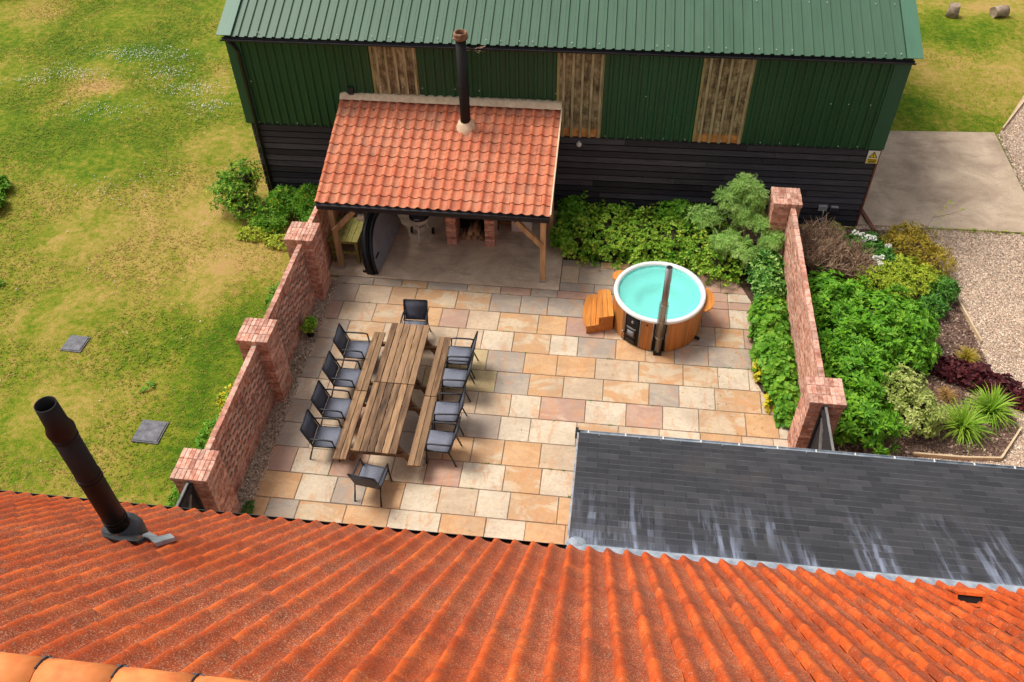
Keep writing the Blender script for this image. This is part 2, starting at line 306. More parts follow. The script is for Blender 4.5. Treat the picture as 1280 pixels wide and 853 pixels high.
def tube(path, r, n=8, cap=True, r2=None):
    g = Geo(); P = [Vector(p) for p in path]; k = len(P); up = Vector((0, 0, 1))
    for i, p in enumerate(P):
        d = (P[min(i+1, k-1)]-P[max(i-1, 0)]).normalized()
        a = d.cross(up if abs(d.z) < .95 else Vector((0, 1, 0))).normalized(); b = a.cross(d)
        rr = r if r2 is None else r+(r2-r)*i/(k-1)
        for j in range(n):
            t = 2*math.pi*j/n; q = p+rr*(math.cos(t)*a+math.sin(t)*b); g.v.append(tuple(q))
    for i in range(k-1):
        for j in range(n): g.f.append((i*n+j, i*n+(j+1) % n, (i+1)*n+(j+1) % n, (i+1)*n+j)); g.s.append(True)
    if cap:
        g.f += [tuple(range(n-1, -1, -1)), tuple(range((k-1)*n, k*n))]; g.s += [False, False]
    g.mi = [0]*len(g.f); return g
def bar(a, b, w_, h_):
    """square-section bar from a to b"""
    a, b = Vector(a), Vector(b); d = b-a; L = d.length; d.normalize()
    s_ = d.cross(Vector((0, 0, 1)) if abs(d.z) < .99 else Vector((0, 1, 0))).normalized(); u = s_.cross(d)
    m = Matrix((s_, d, u)).transposed().to_4x4(); m.translation = (a+b)/2
    return Geo().add(cbox(w_, L, h_), m)
def lathe(prof, n=48, sm=True, a0=0, a1=2*math.pi):
    g = Geo(); full = abs(a1-a0-2*math.pi) < 1e-6; c = n if full else n+1
    for r, z in prof:
        for j in range(c):
            t = a0+(a1-a0)*j/n; g.v.append((r*math.cos(t), r*math.sin(t), z))
    for i in range(len(prof)-1):
        for j in range(n): g.f.append((i*c+j, i*c+(j+1) % c, (i+1)*c+(j+1) % c, (i+1)*c+j)); g.s.append(sm)
    g.mi = [0]*len(g.f); return g
# ---------------------------------------------------------------- object helpers
WM = {}
def link(name, data, mw, parent=None):
    o = bpy.data.objects.new(name, data); COL.objects.link(o); WM[o.name] = mw
    if parent is not None: o.parent = parent; o.matrix_local = WM[parent.name].inverted() @ mw
    else: o.matrix_world = mw
    return o
def thing(name, label, cat, loc=(0, 0, 0), rz=0., group=None):
    o = link(name, None, T(loc) @ Rz(rz)); o['label'] = label; o['category'] = cat; o.empty_display_size = .1
    if group: o['group'] = group
    return o
def part(name, g, mats, parent, mw=None, label=None, kind=None):
    """g in the parent's own coordinates unless mw is given"""
    if isinstance(mats, str): mats = [mats]
    o = link(name, mesh(name, g, *mats), WM[parent.name].copy() if mw is None else mw, parent)
    if label: o['label'] = label
    if kind: o['kind'] = kind
    return o
def wpart(name, g, mats, parent, label=None, kind=None):
    """part whose geometry is given in world coordinates"""
    if isinstance(mats, str): mats = [mats]
    mw = WM[parent.name] if parent is not None else Matrix.Identity(4)
    inv = mw.inverted(); h = Geo(); h.add(g, inv)
    o = link(name, mesh(name, h, *mats), mw.copy(), parent)
    if label: o['label'] = label
    if kind: o['kind'] = kind
    return o
def solo(name, g, mats, label, cat, kind=None, group=None):
    if isinstance(mats, str): mats = [mats]
    o = link(name, mesh(name, g, *mats), Matrix.Identity(4))
    if kind: o['kind'] = kind
    if label: o['label'] = label
    if cat and kind is None: o['category'] = cat
    if group: o['group'] = group
    return o
def view(p):
    d = Vector(p)-CAM; z = d.dot(CF)
    if z <= .1: return None
    return 640+FPX*d.dot(CR)/z, 426.5-FPX*d.dot(CU)/z, z
def score(p):
    q = view(p)
    if q is None: return -1
    return 1000/q[2] if (-15 < q[0] < 1295 and -15 < q[1] < 868) else 1/q[2]
def joined(g, mats_, scale=None):
    """numpy replicate of Geo g by list of 4x4"""
    V = np.array([list(p)+[1] for p in g.v]); n = len(V); out = []; F = []
    A = np.array([np.array(m) for m in mats_]); W_ = np.einsum('kij,nj->kni', A, V)[:, :, :3].reshape(-1, 3)
    r = Geo(); r.v = [tuple(x) for x in W_.tolist()]
    for k in range(len(mats_)):
        o = k*n; F += [tuple(i+o for i in f) for f in g.f]
    r.f = F; r.s = g.s*len(mats_); r.mi = g.mi*len(mats_); return r
def pieces(name, g, mats_, mat, parent, limit=300, stuff=None):
    """the pieces that show largest as objects sharing one mesh, the rest as one part"""
    pm = WM[parent.name].inverted() if parent is not None else Matrix.Identity(4)
    gs = g if isinstance(g, list) else [g]
    if not isinstance(mats_[0], tuple): mats_ = [(m, i % len(gs)) for i, m in enumerate(mats_)]
    mats_ = sorted(mats_, key=lambda t: -score(t[0].to_translation()))
    ms = [mesh(name, x, *( [mat] if isinstance(mat, str) else mat)) for x in gs]
    for m, i in mats_[:limit]: link(name, ms[i], m, parent)
    rest = mats_[limit:]
    if rest:
        G = Geo()
        for i in range(len(gs)):
            q = [m for m, k in rest if k == i]
            if q:
                G.add(joined(gs[i], [pm @ m for m in q]))
                if getattr(gs[i], 'mask', None): G.mask = getattr(G, 'mask', [])+gs[i].mask*len(q)
        o = link(stuff or name+'_remainder', mesh(name, G, *([mat] if isinstance(mat, str) else mat)), WM[parent.name].copy() if parent is not None else Matrix.Identity(4), parent)
        o['kind'] = 'stuff'
def stuffmesh(name, V, F, mats, label=None, parent=None, kind='stuff', mi=None, smooth=False):
    me = bpy.data.meshes.new(name); me.from_pydata(V.tolist(), [], F.tolist() if hasattr(F, 'tolist') else F)
    for m in mats: me.materials.append(M[m])
    if mi is not None: me.polygons.foreach_set('material_index', mi)
    if smooth: me.polygons.foreach_set('use_smooth', [True]*len(me.polygons))
    if parent is not None:
        inv = WM[parent.name].inverted(); me.transform(inv)
    o = link(name, me, WM[parent.name].copy() if parent is not None else Matrix.Identity(4), parent)
    if kind: o['kind'] = kind
    if label: o['label'] = label
    return o
def rand_rot(n, rs=RS):
    q = rs.normal(size=(n, 4)); q /= np.linalg.norm(q, axis=1)[:, None]; a, b, c, d = q.T
    return np.stack([np.stack([1-2*(c*c+d*d), 2*(b*c-a*d), 2*(b*d+a*c)], -1), np.stack([2*(b*c+a*d), 1-2*(b*b+d*d), 2*(c*d-a*b)], -1), np.stack([2*(b*d-a*c), 2*(c*d+a*b), 1-2*(b*b+c*c)], -1)], 1)
def frames(N, D):
    """rotation matrices with z=N, y~D"""
    N = N/np.linalg.norm(N, axis=1)[:, None]; X = np.cross(D, N); X /= np.linalg.norm(X, axis=1)[:, None]+1e-9; Y = np.cross(N, X)
    return np.stack([X, Y, N], -1)
def inst(v, f, rot, sc, loc):
    """v (n,3), f (m,k) ; rot (N,3,3) sc (N,) or (N,3) loc (N,3)"""
    v = np.asarray(v, float); f = np.asarray(f); N = len(loc)
    sc = np.asarray(sc); sc = sc[:, None] if sc.ndim == 1 else sc
    P = v[None]*sc[:, None, :]; P = np.einsum('nij,nkj->nki', rot, P)+loc[:, None, :]
    F = (f[None]+(np.arange(N)*len(v))[:, None, None]).reshape(-1, f.shape[1]); return P.reshape(-1, 3), F
def cat(parts):
    V, F, o = [], [], 0
    for v, f in parts: V.append(v); F.append(f+o); o += len(v)
    return np.concatenate(V), np.concatenate(F)
# ---------------------------------------------------------------- the ground
def gs(x, y, cx, cy, sx, sy): return math.exp(-((x-cx)/sx)**2-((y-cy)/sy)**2)
DRY = [(-4.5, 2.0, 3.5, 1.6, .38), (-2.6, .2, 1.8, 1.3, .34), (-5.6, -.4, 2.6, 1.2, .24), (-9.7, 8.2, .75, .5, 1.1), (-3.6, 4.6, 1.6, 2.2, .34), (-6.5, -4, 2.5, 2, .18), (-3, -7, 3, 1.2, .28),
       (-6.2, 8.6, .5, 1.1, .55), (-1.9, -2.2, .5, 2, -.32), (-1.5, -4.8, .5, 1.6, -.36), (-5, -2.7, .5, .4, .2), (-9.5, 5.2, 3, 1.6, -.22), (-3.2, -2.2, 1.5, .8, -.18), (-9.5, 10.5, 2.5, .7, -.4), (-7, 7.8, 2.5, 1.2, -.18), (-9, 13, 5, 3, -.12),
       (-11, 2.5, 2.5, 1.5, .2), (17, 11, 3.5, 1.4, .42), (17.2, 14.2, 1.4, 1.1, -.35), (14.6, 9.6, .8, 1.5, -.3), (18.8, 16.3, 3, .8, .5), (15.6, 12.4, 1.2, 1, .15), (19.5, 12, 1.2, 3, .4), (-14.7, 13, 1.4, .8, .5)]
def dry(x, y): return .40+.72*sum(a*gs(x, y, cx, cy, sx, sy) for cx, cy, sx, sy, a in DRY)
xs = [-600]+[-20+i*.35 for i in range(126)]+[700]; ys = [-500]+[-10+i*.35 for i in range(84)]+[900]
g = Geo(); nx = len(xs)
for j, y in enumerate(ys):
    for i, x in enumerate(xs):
        ed = 0 if i in (0, 1, nx-1, nx-2) or j in (0, 1, len(ys)-1, len(ys)-2) or (-2.6 < x < 14.5 and -9 < y < 9) or (x > 12 and y < 11) else 1
        g.v.append((x, y, ed*.03*(math.sin(x*1.7+y*.6)+math.sin(y*1.9-x*.8))/2-.0))
g.f = [(j*nx+i, j*nx+i+1, (j+1)*nx+i+1, (j+1)*nx+i) for j in range(len(ys)-1) for i in range(nx-1)]; g.s = [True]*len(g.f); g.mi = [0]*len(g.f)
lawn = solo('lawn', g, 'lawn', None, None, 'structure')
at = lawn.data.attributes.new('dry', 'FLOAT', 'POINT'); at.data.foreach_set('value', [dry(max(-25, min(25, v[0])), max(-15, min(22, v[1]))) for v in g.v])
# short tufts of grass give the lawn its nap
def inpoly(x, y, P):
    c = False; j = len(P)-1
    for i in range(len(P)):
        if (P[i][1] > y) != (P[j][1] > y) and x < (P[j][0]-P[i][0])*(y-P[i][1])/(P[j][1]-P[i][1])+P[i][0]: c = not c
        j = i
    return c
BARN = [(-2.75, 3.1), (12.5, 3.3), (12.5, 15), (-2.75, 15)]
PADP = [(12.35, 3.42), (16.78, 3.5), (16.74, 8.02), (12.6, 7.75)]
def onlawn(x, y):
    if x < -.78 and y < 3.1: return y > -9
    if inpoly(x, y, BARN) or inpoly(x, y, PADP): return False
    if -.8 < x < 17.2 and y < 8.1: return x < -2.8
    if x > 16.6 and (y < 8.1 or x-16.9 > (y-8.1)*.62): return False
    return x < -2.8 or x > 12.6
tv = []; tf = []
for k in range(4):
    a = k*1.9; c, s_ = math.cos(a), math.sin(a)
    tv += [(-.18*s_, .18*c, 0), (.18*s_, -.18*c, 0), (c*.75, s_*.75, 1)]; tf.append((3*k, 3*k+1, 3*k+2))
pts = []
while len(pts) < 52000:
    x = random.uniform(-15, -.8) if random.random() < .82 else random.uniform(12.6, 20); y = random.uniform(-9, 15.5)
    if onlawn(x, y) and score((x, y, 0)) > 5: pts.append((x, y, 0))
pts = np.array(pts); N = len(pts); ang = RS.uniform(0, 6.28, N)
rot = np.zeros((N, 3, 3)); rot[:, 0, 0] = np.cos(ang); rot[:, 0, 1] = -np.sin(ang); rot[:, 1, 0] = np.sin(ang); rot[:, 1, 1] = np.cos(ang); rot[:, 2, 2] = 1
dv = np.array([dry(x, y) for x, y, _ in pts])+RS.normal(0, .13, N)
sc3 = np.stack([RS.uniform(.03, .06, N)]*2+[RS.uniform(.012, .032, N)*np.where(dv > .5, .7, 1.)], -1)
V, F = inst(tv, tf, rot, sc3, pts); stuffmesh('grass', V, F, ['grass_g', 'grass_d'], 'short mown grass, green and straw coloured, all over the lawn', mi=np.repeat((dv > .47).astype(int), len(tf)).tolist())
# clover in flower
CL = [(-9.3, 10.3, 1.5, .5, 330), (-10.9, 8.9, 1.1, .5, 170), (-8.0, 9.2, .7, .5, 120), (-6.7, 8.3, 1.0, .5, 170), (-5.9, 7.3, .6, .5, 110), (-5.0, 9.0, .6, .6, 60), (-9.0, 6.9, 1.1, .6, 130), (-12.1, 8.3, .7, .35, 60), (-5.2, 12.6, .5, .5, 25), (-6.8, 3.2, 1.1, .8, 60), (-5, -2.5, 4, 5, 50)]
pts = np.concatenate([np.stack([RS.normal(cx, sx*.62, int(n*1.2)), RS.normal(cy, sy*.62, int(n*1.2)), np.full(int(n*1.2), .05)], -1) for cx, cy, sx, sy, n in CL])
pts = np.array([p for p in pts if onlawn(p[0], p[1])])
ov = [(1, 0, 0), (-1, 0, 0), (0, 1, 0), (0, -1, 0), (0, 0, 1), (0, 0, -1)]; of = [(0, 2, 4), (2, 1, 4), (1, 3, 4), (3, 0, 4), (2, 0, 5), (1, 2, 5), (3, 1, 5), (0, 3, 5)]
V, F = inst(ov, of, rand_rot(len(pts)), RS.uniform(.009, .022, len(pts)), pts); stuffmesh('clover_flowers', V, F, ['petal'], 'drifts of small white clover flowers in the grass')
# gravel drive, concrete pad, planting bed, pebble strip
def sheet(name, pts, z, mat, parent=None): return solo(name, prism(pts, -.05, z), mat, None, None, 'structure')
sheet('gravel_drive', [(12.3, -9), (40, -9), (40, 30), (29.5, 30), (16.95, 8.15), (16.78, 3.45), (12.3, 3.45)], .012, 'gravelbase')
sheet('concrete_pad', PADP, .05, 'pad')
BED = [(10.2, -4.6), (12.8, -3.6), (13.9, -3.62), (14.5, -2.85), (14.32, -1.2), (14.26, -.4), (14.1, 1.0), (13.95, 3.3), (10.2, 3.2)]
sheet('planting_bed', BED, .03, 'mulch')
sheet('pebble_strip', [(-.32, -8.3), (.02, -8.3), (.0, .2), (-.32, .2)], .02, 'gravelbase')
sheet('border_soil', [(5.2, 1.35), (8.6, 1.35), (9.3, .95), (9.55, .3), (9.5, -2.2), (9.8, -2.9), (10.25, -3.4), (10.25, 3.3), (5.2, 3.3)], .045, 'soil')
def stones(name, n, region, z, smin, smax, mat, label, flat=.6):
    P = []
    while len(P) < n:
        x, y = region()
        if x is not None: P.append((x, y, z+random.uniform(-.3, .6)*smin))
    P = np.array(P); k = len(P); sc_ = RS.uniform(smin, smax, k)[:, None]*RS.uniform(.6, 1.2, (k, 3)); sc_[:, 2] *= flat
    V, F = inst(ov, of, rand_rot(k), sc_, P); V += RS.normal(0, smin*.15, V.shape); return stuffmesh(name, V, F, [mat], label)
def r_strip():
    y = random.uniform(-7.6, .1); t = (y+8.3)/8.5
    return (random.uniform(-.3, .02+.08*(1-t)), y)
stones('pebbles', 4600, r_strip, .025, .014, .03, 'pebble2', 'loose brown and cream pebbles along the foot of the pierced brick wall')
def r_drive():
    x, y = random.uniform(12.4, 18.5), random.uniform(-5, 9.5)
    if score((x, y, 0)) < 5 or inpoly(x, y, BED) or inpoly(x, y, PADP) or y > 3.5 and x-16.85 < (y-8.1)*.62+.1 and y > 8: return None, None
    if 3.45 < y < 8 and x < 16.8: return None, None
    return x, y
stones('gravel', 32000, r_drive, .015, .013, .026, 'pebble', 'pale pinkish gravel covering the drive')
def r_bed():
    x, y = random.uniform(10.3, 14.6), random.uniform(-4.5, 3.3)
    return (x, y) if inpoly(x, y, BED) else (None, None)
stones('bark_chips', 14000, r_bed, .04, .014, .04, 'chip', 'bark chips covering the planting bed', .35)
t = thing('timber_edging', 'pale timber board edging the planting bed against the gravel drive', 'edging', (14.1, .6, 0))
for a, b in (((14.12, .95), (14.22, .25)), ((14.22, .25), (14.33, -.5)), ((12.3, -3.72), (13.2, -3.72)), ((13.2, -3.72), (13.92, -3.66)), ((13.92, -3.66), (14.5, -2.85))):
    wpart('board', bar((*a, .05), (*b, .05), .035, .12), 'timberedge', t)
t = thing('timber_edging', 'pale timber board between the grass and the gravel, right of the concrete pad', 'edging', (17.1, 8.3, 0))
for a, b in (((17.0, 8.2), (18.2, 10.1)), ((18.2, 10.1), (19.6, 12.4))): wpart('board', bar((*a, .05), (*b, .05), .035, .12), 'timberedge', t)

# ---------------------------------------------------------------- patio
patio = link('patio', mesh('patio', prism([(-.02, -8.6), (10.2, -8.6), (10.2, 1.62), (5.2, 1.62), (5.2, .27), (-.02, .27)], -.04, .018), 'jointing'), Matrix.Identity(4)); patio['kind'] = 'structure'
rows = [  # (y0, y1, x0, x1, joints, materials)
 (1.15, 1.55, 5.2, 9.6, [6.1, 6.8, 7.7, 8.4], 'gogpb'), (.55, 1.15, 5.2, 9.5, [5.62, 6.45, 7.3, 8.2, 8.89], 'tgggpp'), (.25, .55, 5.2, 10.0, [6.0, 6.9, 7.6, 8.41, 9.03], 'ggtbpw'),
 (0, .25, 0, 10.1, [.86, 1.53, 2.14, 3.08, 3.86, 4.56, 5.17, 6.05, 6.9, 7.7, 8.41, 9.03, 9.6], 'ggmgtpgpbgtbpw'),
 (-.6, 0, 0, 10.1, [.56, 1.35, 1.94, 2.9, 3.68, 4.37, 4.99, 5.8, 6.9, 7.7, 8.41, 9.03, 9.7], 'gtommgggggtbwt'), (-1.2, -.6, 0, 10.1, [.33, 1.11, 1.82, 2.32, 2.64, 3.25, 3.95, 4.83, 5.46, 6.3, 7.1, 7.95, 8.7, 9.32, 9.9], 'btmooptmobtpgmpt'),
 (-1.8, -1.2, 0, 10.1, [.64, 1.45, 2.25, 3.1, 3.66, 4.34, 5.15, 5.75, 6.57, 7.2, 7.81, 8.53, 9.43], 'gmtttwmwgomggw'), (-2.4, -1.8, 0, 10.1, [.44, 1.2, 2.0, 2.85, 3.3, 3.85, 4.65, 5.35, 6.16, 7.07, 7.99, 8.71, 9.34], 'gtgtyygootmmww'),
 (-3.0, -2.4, 0, 10.1, [.4, 1.1, 1.95, 2.6, 3.42, 4.12, 4.82, 5.53, 6.35, 7.29, 7.9, 8.62, 9.54], 'gtgtyygmtmgwmtb'), (-3.6, -3.0, 0, 10.1, [.66, 1.4, 2.1, 2.9, 3.1, 3.81, 4.5, 5.11, 6.02, 6.84, 7.57, 8.28, 9.2, 9.83], 'wtgtottwpwpwmow'),
 (-4.2, -3.6, 0, 10.1, [.46, 1.3, 2.05, 2.95, 3.55, 4.36, 4.96, 5.88, 6.7, 7.5, 8.3, 9.1, 9.7], 'gtpgtgwwmtwotw'), (-4.8, -4.2, 0, 10.1, [.7, 1.45, 2.2, 2.95, 3.35, 3.9, 4.51, 5.23, 6.1, 7, 8, 9], 'gwtgtomotwtmt'),
 (-5.4, -4.8, 0, 10.1, [.52, 1.27, 1.95, 2.45, 3.1, 3.78, 4.6, 5.3, 6.2, 7, 8, 9], 'bwpttpwmwotwt'), (-6, -5.4, 0, 10.1, [.78, 1.47, 2.06, 2.78, 3.46, 4.17, 4.77, 5.67, 6.4, 7.3, 8.2, 9.1], 'owgowtwmottwt'),
 (-6.6, -6, 0, 10.1, [.33, .9, 1.8, 2.62, 3.57, 4.4, 5.12, 5.84, 6.7, 7.6, 8.5, 9.3], 'ogmowowootwtw'), (-7.2, -6.6, 0, 10.1, [.6, 1.5, 2.1, 3.0, 3.7, 4.6, 5.5, 6.4], 'twowmtwot'), (-7.8, -7.2, 0, 10.1, [.4, 1.2, 2, 2.9, 3.8, 4.5, 5.4, 6.3], 'twowmtwot'), (-8.5, -7.8, 0, 10.1, [.6, 1.5, 2.1, 3.0, 3.7, 4.6, 5.5, 6.4], 'owtmwotwt')]
for y0, y1, x0, x1, jn, ms in rows:
    e = [x0]+jn+[x1]
    for i in range(len(e)-1):
        a, b = e[i], e[i+1]; c = ms[i % len(ms)]
        v = lambda: random.uniform(.004, .011)
        P = [(a+v(), y0+v()), (b-v(), y0+v()), (b-v(), y1-v()), (a+v(), y1-v())]
        cx, cy = (a+b)/2, (y0+y1)/2; h = .034+random.uniform(-.003, .003)
        G = Geo(); k = .006; zt = h
        G.v = [(x-cx, y-cy, 0) for x, y in P]+[(x-cx, y-cy, zt-k) for x, y in P]+[((x-cx)*(1-k*2/(b-a)), (y-cy)*(1-k*2/(y1-y0)), zt+random.uniform(-.0015, .0015)) for x, y in P]
        # rough hand-cut edge: mid points nudged
        G.f = [(0, 1, 5, 4), (1, 2, 6, 5), (2, 3, 7, 6), (3, 0, 4, 7), (4, 5, 9, 8), (5, 6, 10, 9), (6, 7, 11, 10), (7, 4, 8, 11), (8, 9, 10, 11)]; G.s = [False]*9; G.mi = [0]*9
        link('paving_slab', mesh('paving_slab', G, 'pave_'+c), T((cx, cy, 0)), patio)
sheet('shed_floor', [(-.3, .26), (5.19, .26), (5.19, 3.25), (-.3, 3.25)], .04, 'shedfloor')

# ---------------------------------------------------------------- pantile shapes
def pantile(wd, gauge, hgt, n=14, thick=.008, lift=.0075, k=.42, pd=.016):
    L = gauge*1.2; g = Geo(); m = 3
    def h(u): return hgt*math.sin(math.pi*u/k)**1.25 if u < k else -pd*math.sin(math.pi*(u-k)/(1-k))
    us = [i/n*1.0 for i in range(n+1)]
    for j in range(m):
        t = j/(m-1)
        for u in us: g.v.append((u*wd, t*L, h(min(u, 1))*(1-.04*t)+lift*(1-t)+(-.003*math.sin(t*3.14))))
    for u in us: g.v.append((u*wd, 0.004, h(u)+lift-thick))
    for u in us: g.v.append((u*wd, 0, h(u)+lift))
    c = n+1
    for j in range(m-1):
        for i in range(n): g.f.append((j*c+i, j*c+i+1, (j+1)*c+i+1, (j+1)*c+i)); g.s.append(True)
    o = m*c
    for i in range(n): g.f.append((o+i, o+i+1, o+c+i+1, o+c+i)); g.s.append(False)
    pm_ = [max(0., min(1., 1.15-h(u)/hgt*2.6)) for u in us]; g.mask = pm_*5; g.mi = [0]*len(g.f); return g
def slope_rot(ph, toward):   # toward=+1: rises towards +Y, -1: rises towards -Y
    c, s_ = math.cos(ph), math.sin(ph)
    x = Vector((toward, 0, 0)); y = Vector((0, toward*c, s_)); z = x.cross(y)
    return Matrix((x, y, z)).transposed().to_4x4()
def jit(a=.004, r=.006): return T((random.uniform(-a, a), random.uniform(-a, a), random.uniform(0, a*.6))) @ Rz(random.uniform(-r, r)) @ Ry(random.uniform(-r, r)*1.5)

# ---------------------------------------------------------------- the house in the foreground
YE, ZE, PH = -8.51, 3.40, R(50); TW, TG = .248, .341
house = thing('tiled_house', 'steep orange pantiled roof of the house in the foreground with a tall black flue', 'house', (5, -12.8, 0))
wpart('wall', box(-5, 15, -17, -8.72, 0, 3.28), 'brick', house)
c50, s50 = math.cos(PH), math.sin(PH)
RID_Y, RID_Z = -12.80, 8.36
def roofpt(x, d, n=0.): return (x, YE-d*c50+n*s50, ZE+d*s50+n*c50)
g = Geo([(-5.1, YE-.0, ZE-.12), (15.1, YE-.0, ZE-.12), (15.1, RID_Y, RID_Z+.02), (-5.1, RID_Y, RID_Z+.02), (-5.1, 2*RID_Y-YE, ZE-.12), (15.1, 2*RID_Y-YE, ZE-.12)],
        [(0, 1, 2, 3), (3, 2, 5, 4), (0, 3, 4), (1, 5, 2), (0, 4, 5, 1)]); wpart('roof_deck', g, 'dark', house)
tiles = []; rot = slope_rot(PH, -1); X0T = 15.02
def house_tile(wd, gauge, hgt, lift=.024, thick=.017):
    L = gauge*1.2; g = Geo(); c_ = .17
    def p(v):
        if v < c_: return .004+(hgt-.004)*math.sin(math.pi/2*v/c_)**.8
        q = min(1, (v-c_)/(.80-c_)); return hgt*(.5+.5*math.cos(math.pi*q**.85))+(-.003 if v > .8 else 0)
    vs = [0, .03, .07, .12, .17, .22, .27, .33, .39, .45, .51, .58, .65, .72, .79, .86, .93, 1.01]; n = len(vs)-1
    us = [1-v for v in vs][::-1]; m = 3
    for j in range(m):
        t = j/(m-1)
        for u in us: g.v.append((u*wd, t*L, p(1-u)+lift*(1-t)))
    for u in us: g.v.append((u*wd, .003, p(1-u)+lift-thick))
    for u in us: g.v.append((u*wd, 0, p(1-u)+lift))
    c = n+1
    for j in range(m-1):
        for i in range(n): g.f.append((j*c+i, j*c+i+1, (j+1)*c+i+1, (j+1)*c+i)); g.s.append(True)
    o = m*c
    for i in range(n): g.f.append((o+i, o+i+1, o+c+i+1, o+c+i)); g.s.append(False)
    g.mask = [max(0., min(1., ((1-u)-.24)/.16))*(1-max(0, min(1, ((1-u)-.93)/.05))) for u in us]*5; g.mi = [0]*len(g.f); return g
g1 = house_tile(TW, TG, .062)
ncol = int(20.2/TW); ncr = 19
XPK = 5.70   # a crest line measured in the photograph
VENTX = (10.55, 10.85); VENTR = 2
for r in range(ncr):
    for c in range(ncol):
        xx_ = XPK + TW + (round((15-XPK)/TW)-c)*TW
        if xx_ < -4.9 or xx_ > 15.1: continue
        p = roofpt(xx_, r*TG-.02, -.040)
        tiles.append(T(p) @ T((0, 0, .006*math.sin(xx_*.9+r*.35)+.004*math.sin(xx_*2.3-r))) @ rot @ T((0, .012*math.sin(xx_*.7+r*1.3), 0)) @ jit(.003, .006))
pieces('roof_tile', g1, tiles, 'tile', house)
# ridge
rg = Geo(); arc = [(math.cos(a), math.sin(a)) for a in [R(10+i*16) for i in range(11)]]
def halfround(r, L, th=.018, n=10):
    g = Geo()
    for x in (0, L):
        for rr in (r, r-th):
            for i in range(n+1):
                a = math.pi*i/n; g.v.append((x, rr*math.cos(a), rr*math.sin(a)))
    c = n+1
    for i in range(n):
        g.f += [(i, i+1, 2*c+i+1, 2*c+i), (c+i+1, c+i, 3*c+i, 3*c+i+1), (i+1, i, c+i, c+i+1), (2*c+i, 2*c+i+1, 3*c+i+1, 3*c+i)]; g.s += [True, True, False, False]
    for o in (0, n): g.f.append((o, 2*c+o, 3*c+o, c+o)); g.s.append(False)
    g.mi = [0]*len(g.f); return g
rgeo = halfround(.155, .478)
RX = [1.96+i*.485 for i in range(-8, 26)]
pieces('ridge_tile', rgeo, [T((x, RID_Y-.03, RID_Z-.0)) @ Rx(random.uniform(-.02, .02)) for x in RX], 'ridge', house)
for x in [q for q in RX if 1 < q < 5]:
    if x < 2.6: wpart('ridge_clip', cbox(.034, .045, .014, (x-.007, RID_Y+.03, RID_Z+.158)), 'seal', house)
    wpart('ridge_clip', tube([(x-.007, RID_Y-.03+.162*math.cos(a), RID_Z+.162*math.sin(a)) for a in [R(20), R(40), R(60), R(80)]], .006, 5), 'seal', house)
    wpart('ridge_clip', bar((x-.045, RID_Y+.105, RID_Z+.082), (x+.035, RID_Y+.10, RID_Z+.088), .010, .005), 'seal', house)
# gutter
def gutter(x0, x1, y, z, r=.06):
    g = Geo(); n = 8
    for x in (x0, x1):
        for i in range(n+1): a = math.pi+math.pi*i/n; g.v.append((x, y+r*math.cos(a), z+r*math.sin(a)))
        for i in range(n+1): a = math.pi+math.pi*i/n; g.v.append((x, y+(r-.006)*math.cos(a), z+(r-.006)*math.sin(a)))
    c = n+1
    for i in range(n): g.f += [(i, i+1, 2*c+i+1, 2*c+i), (c+i+1, c+i, 3*c+i, 3*c+i+1), (i, c+i, c+i+1, i+1), (2*c+i, 2*c+i+1, 3*c+i+1, 3*c+i)]; g.s += [True, True, False, False]
    for o in (0, n): g.f.append((o, 2*c+o, 3*c+o, c+o)); g.s.append(False)
    g.mi = [0]*len(g.f); return g
wpart('gutter', gutter(-5, 5.98, YE+.03, ZE-.065, .055), 'black', house)
wpart('fascia', box(-5, 15, YE-.06, YE-.035, ZE-.25, ZE-.1), 'fascia', house)
# vent tile
vp = T(roofpt(10.76, .98, -.02)) @ rot
v = part('vent_tile', Geo().add(cbox(.34, .24, .055, (.17, .11, .135), ch=.02)), 'tile', house, vp)
for cx_ in (.015, .325): part('vent_cheek', cbox(.03, .22, .13, (cx_, .12, .055)), 'tile', v, vp)
part('vent_grille', Geo().add(cbox(.28, .2, .09, (.17, .11, .065))), 'dark', v, vp)
part('vent_plate', Geo().add(cbox(.42, .4, .02, (.17, .12, .012))), 'tile', v, vp)
# flue through the house roof
FX, FY, FZ = .983, -9.9, 4.97
fl = wpart('flue_pipe', tube([(FX, FY, FZ-.3), (FX, FY, 6.94)], .122, 28), 'steelblack', house)
for q in (5.42, 5.36, 6.2, 6.14, 6.84, 6.90): wpart('collar', tube([(FX, FY, q), (FX, FY, q+.022)], .130, 28), 'steelblack', fl)
wpart('cowl', Geo().add(lathe([(.135, 0), (.138, .05), (.112, .13), (.104, .42), (.095, .42), (.100, .05)], 28), T((FX, FY, 6.92))), 'steelblack', fl)
wpart('flashing_cone', Geo().add(lathe([(.23, -.2), (.235, -.06), (.215, .02), (.19, .06), (.125, .10)], 28), T((FX, FY, FZ+.2))), 'seal', fl)
wpart('bolt', bar((FX+.13, FY, FZ+.4), (FX+.17, FY, FZ+.4), .03, .03), 'steelblack', fl)
def draped(P, n0, n1):
    g = Geo(); n = len(P)
    for k in (n0, n1):
        for x, y in P: g.v.append((x, y, ZE+(YE-y)*math.tan(PH)+k))
    g.f = [tuple(range(n, 2*n))]+[(i, (i+1) % n, n+(i+1) % n, n+i) for i in range(n)]; g.s = [False]*len(g.f); g.mi = [0]*len(g.f); return g
wpart('flashing_apron', draped([(1.00, -10.18), (.80, -9.98), (.74, -9.74), (.9, -9.66), (1.14, -9.87), (1.35, -10.04), (1.40, -10.2), (1.25, -10.24)], .0, .062), 'seal', fl)
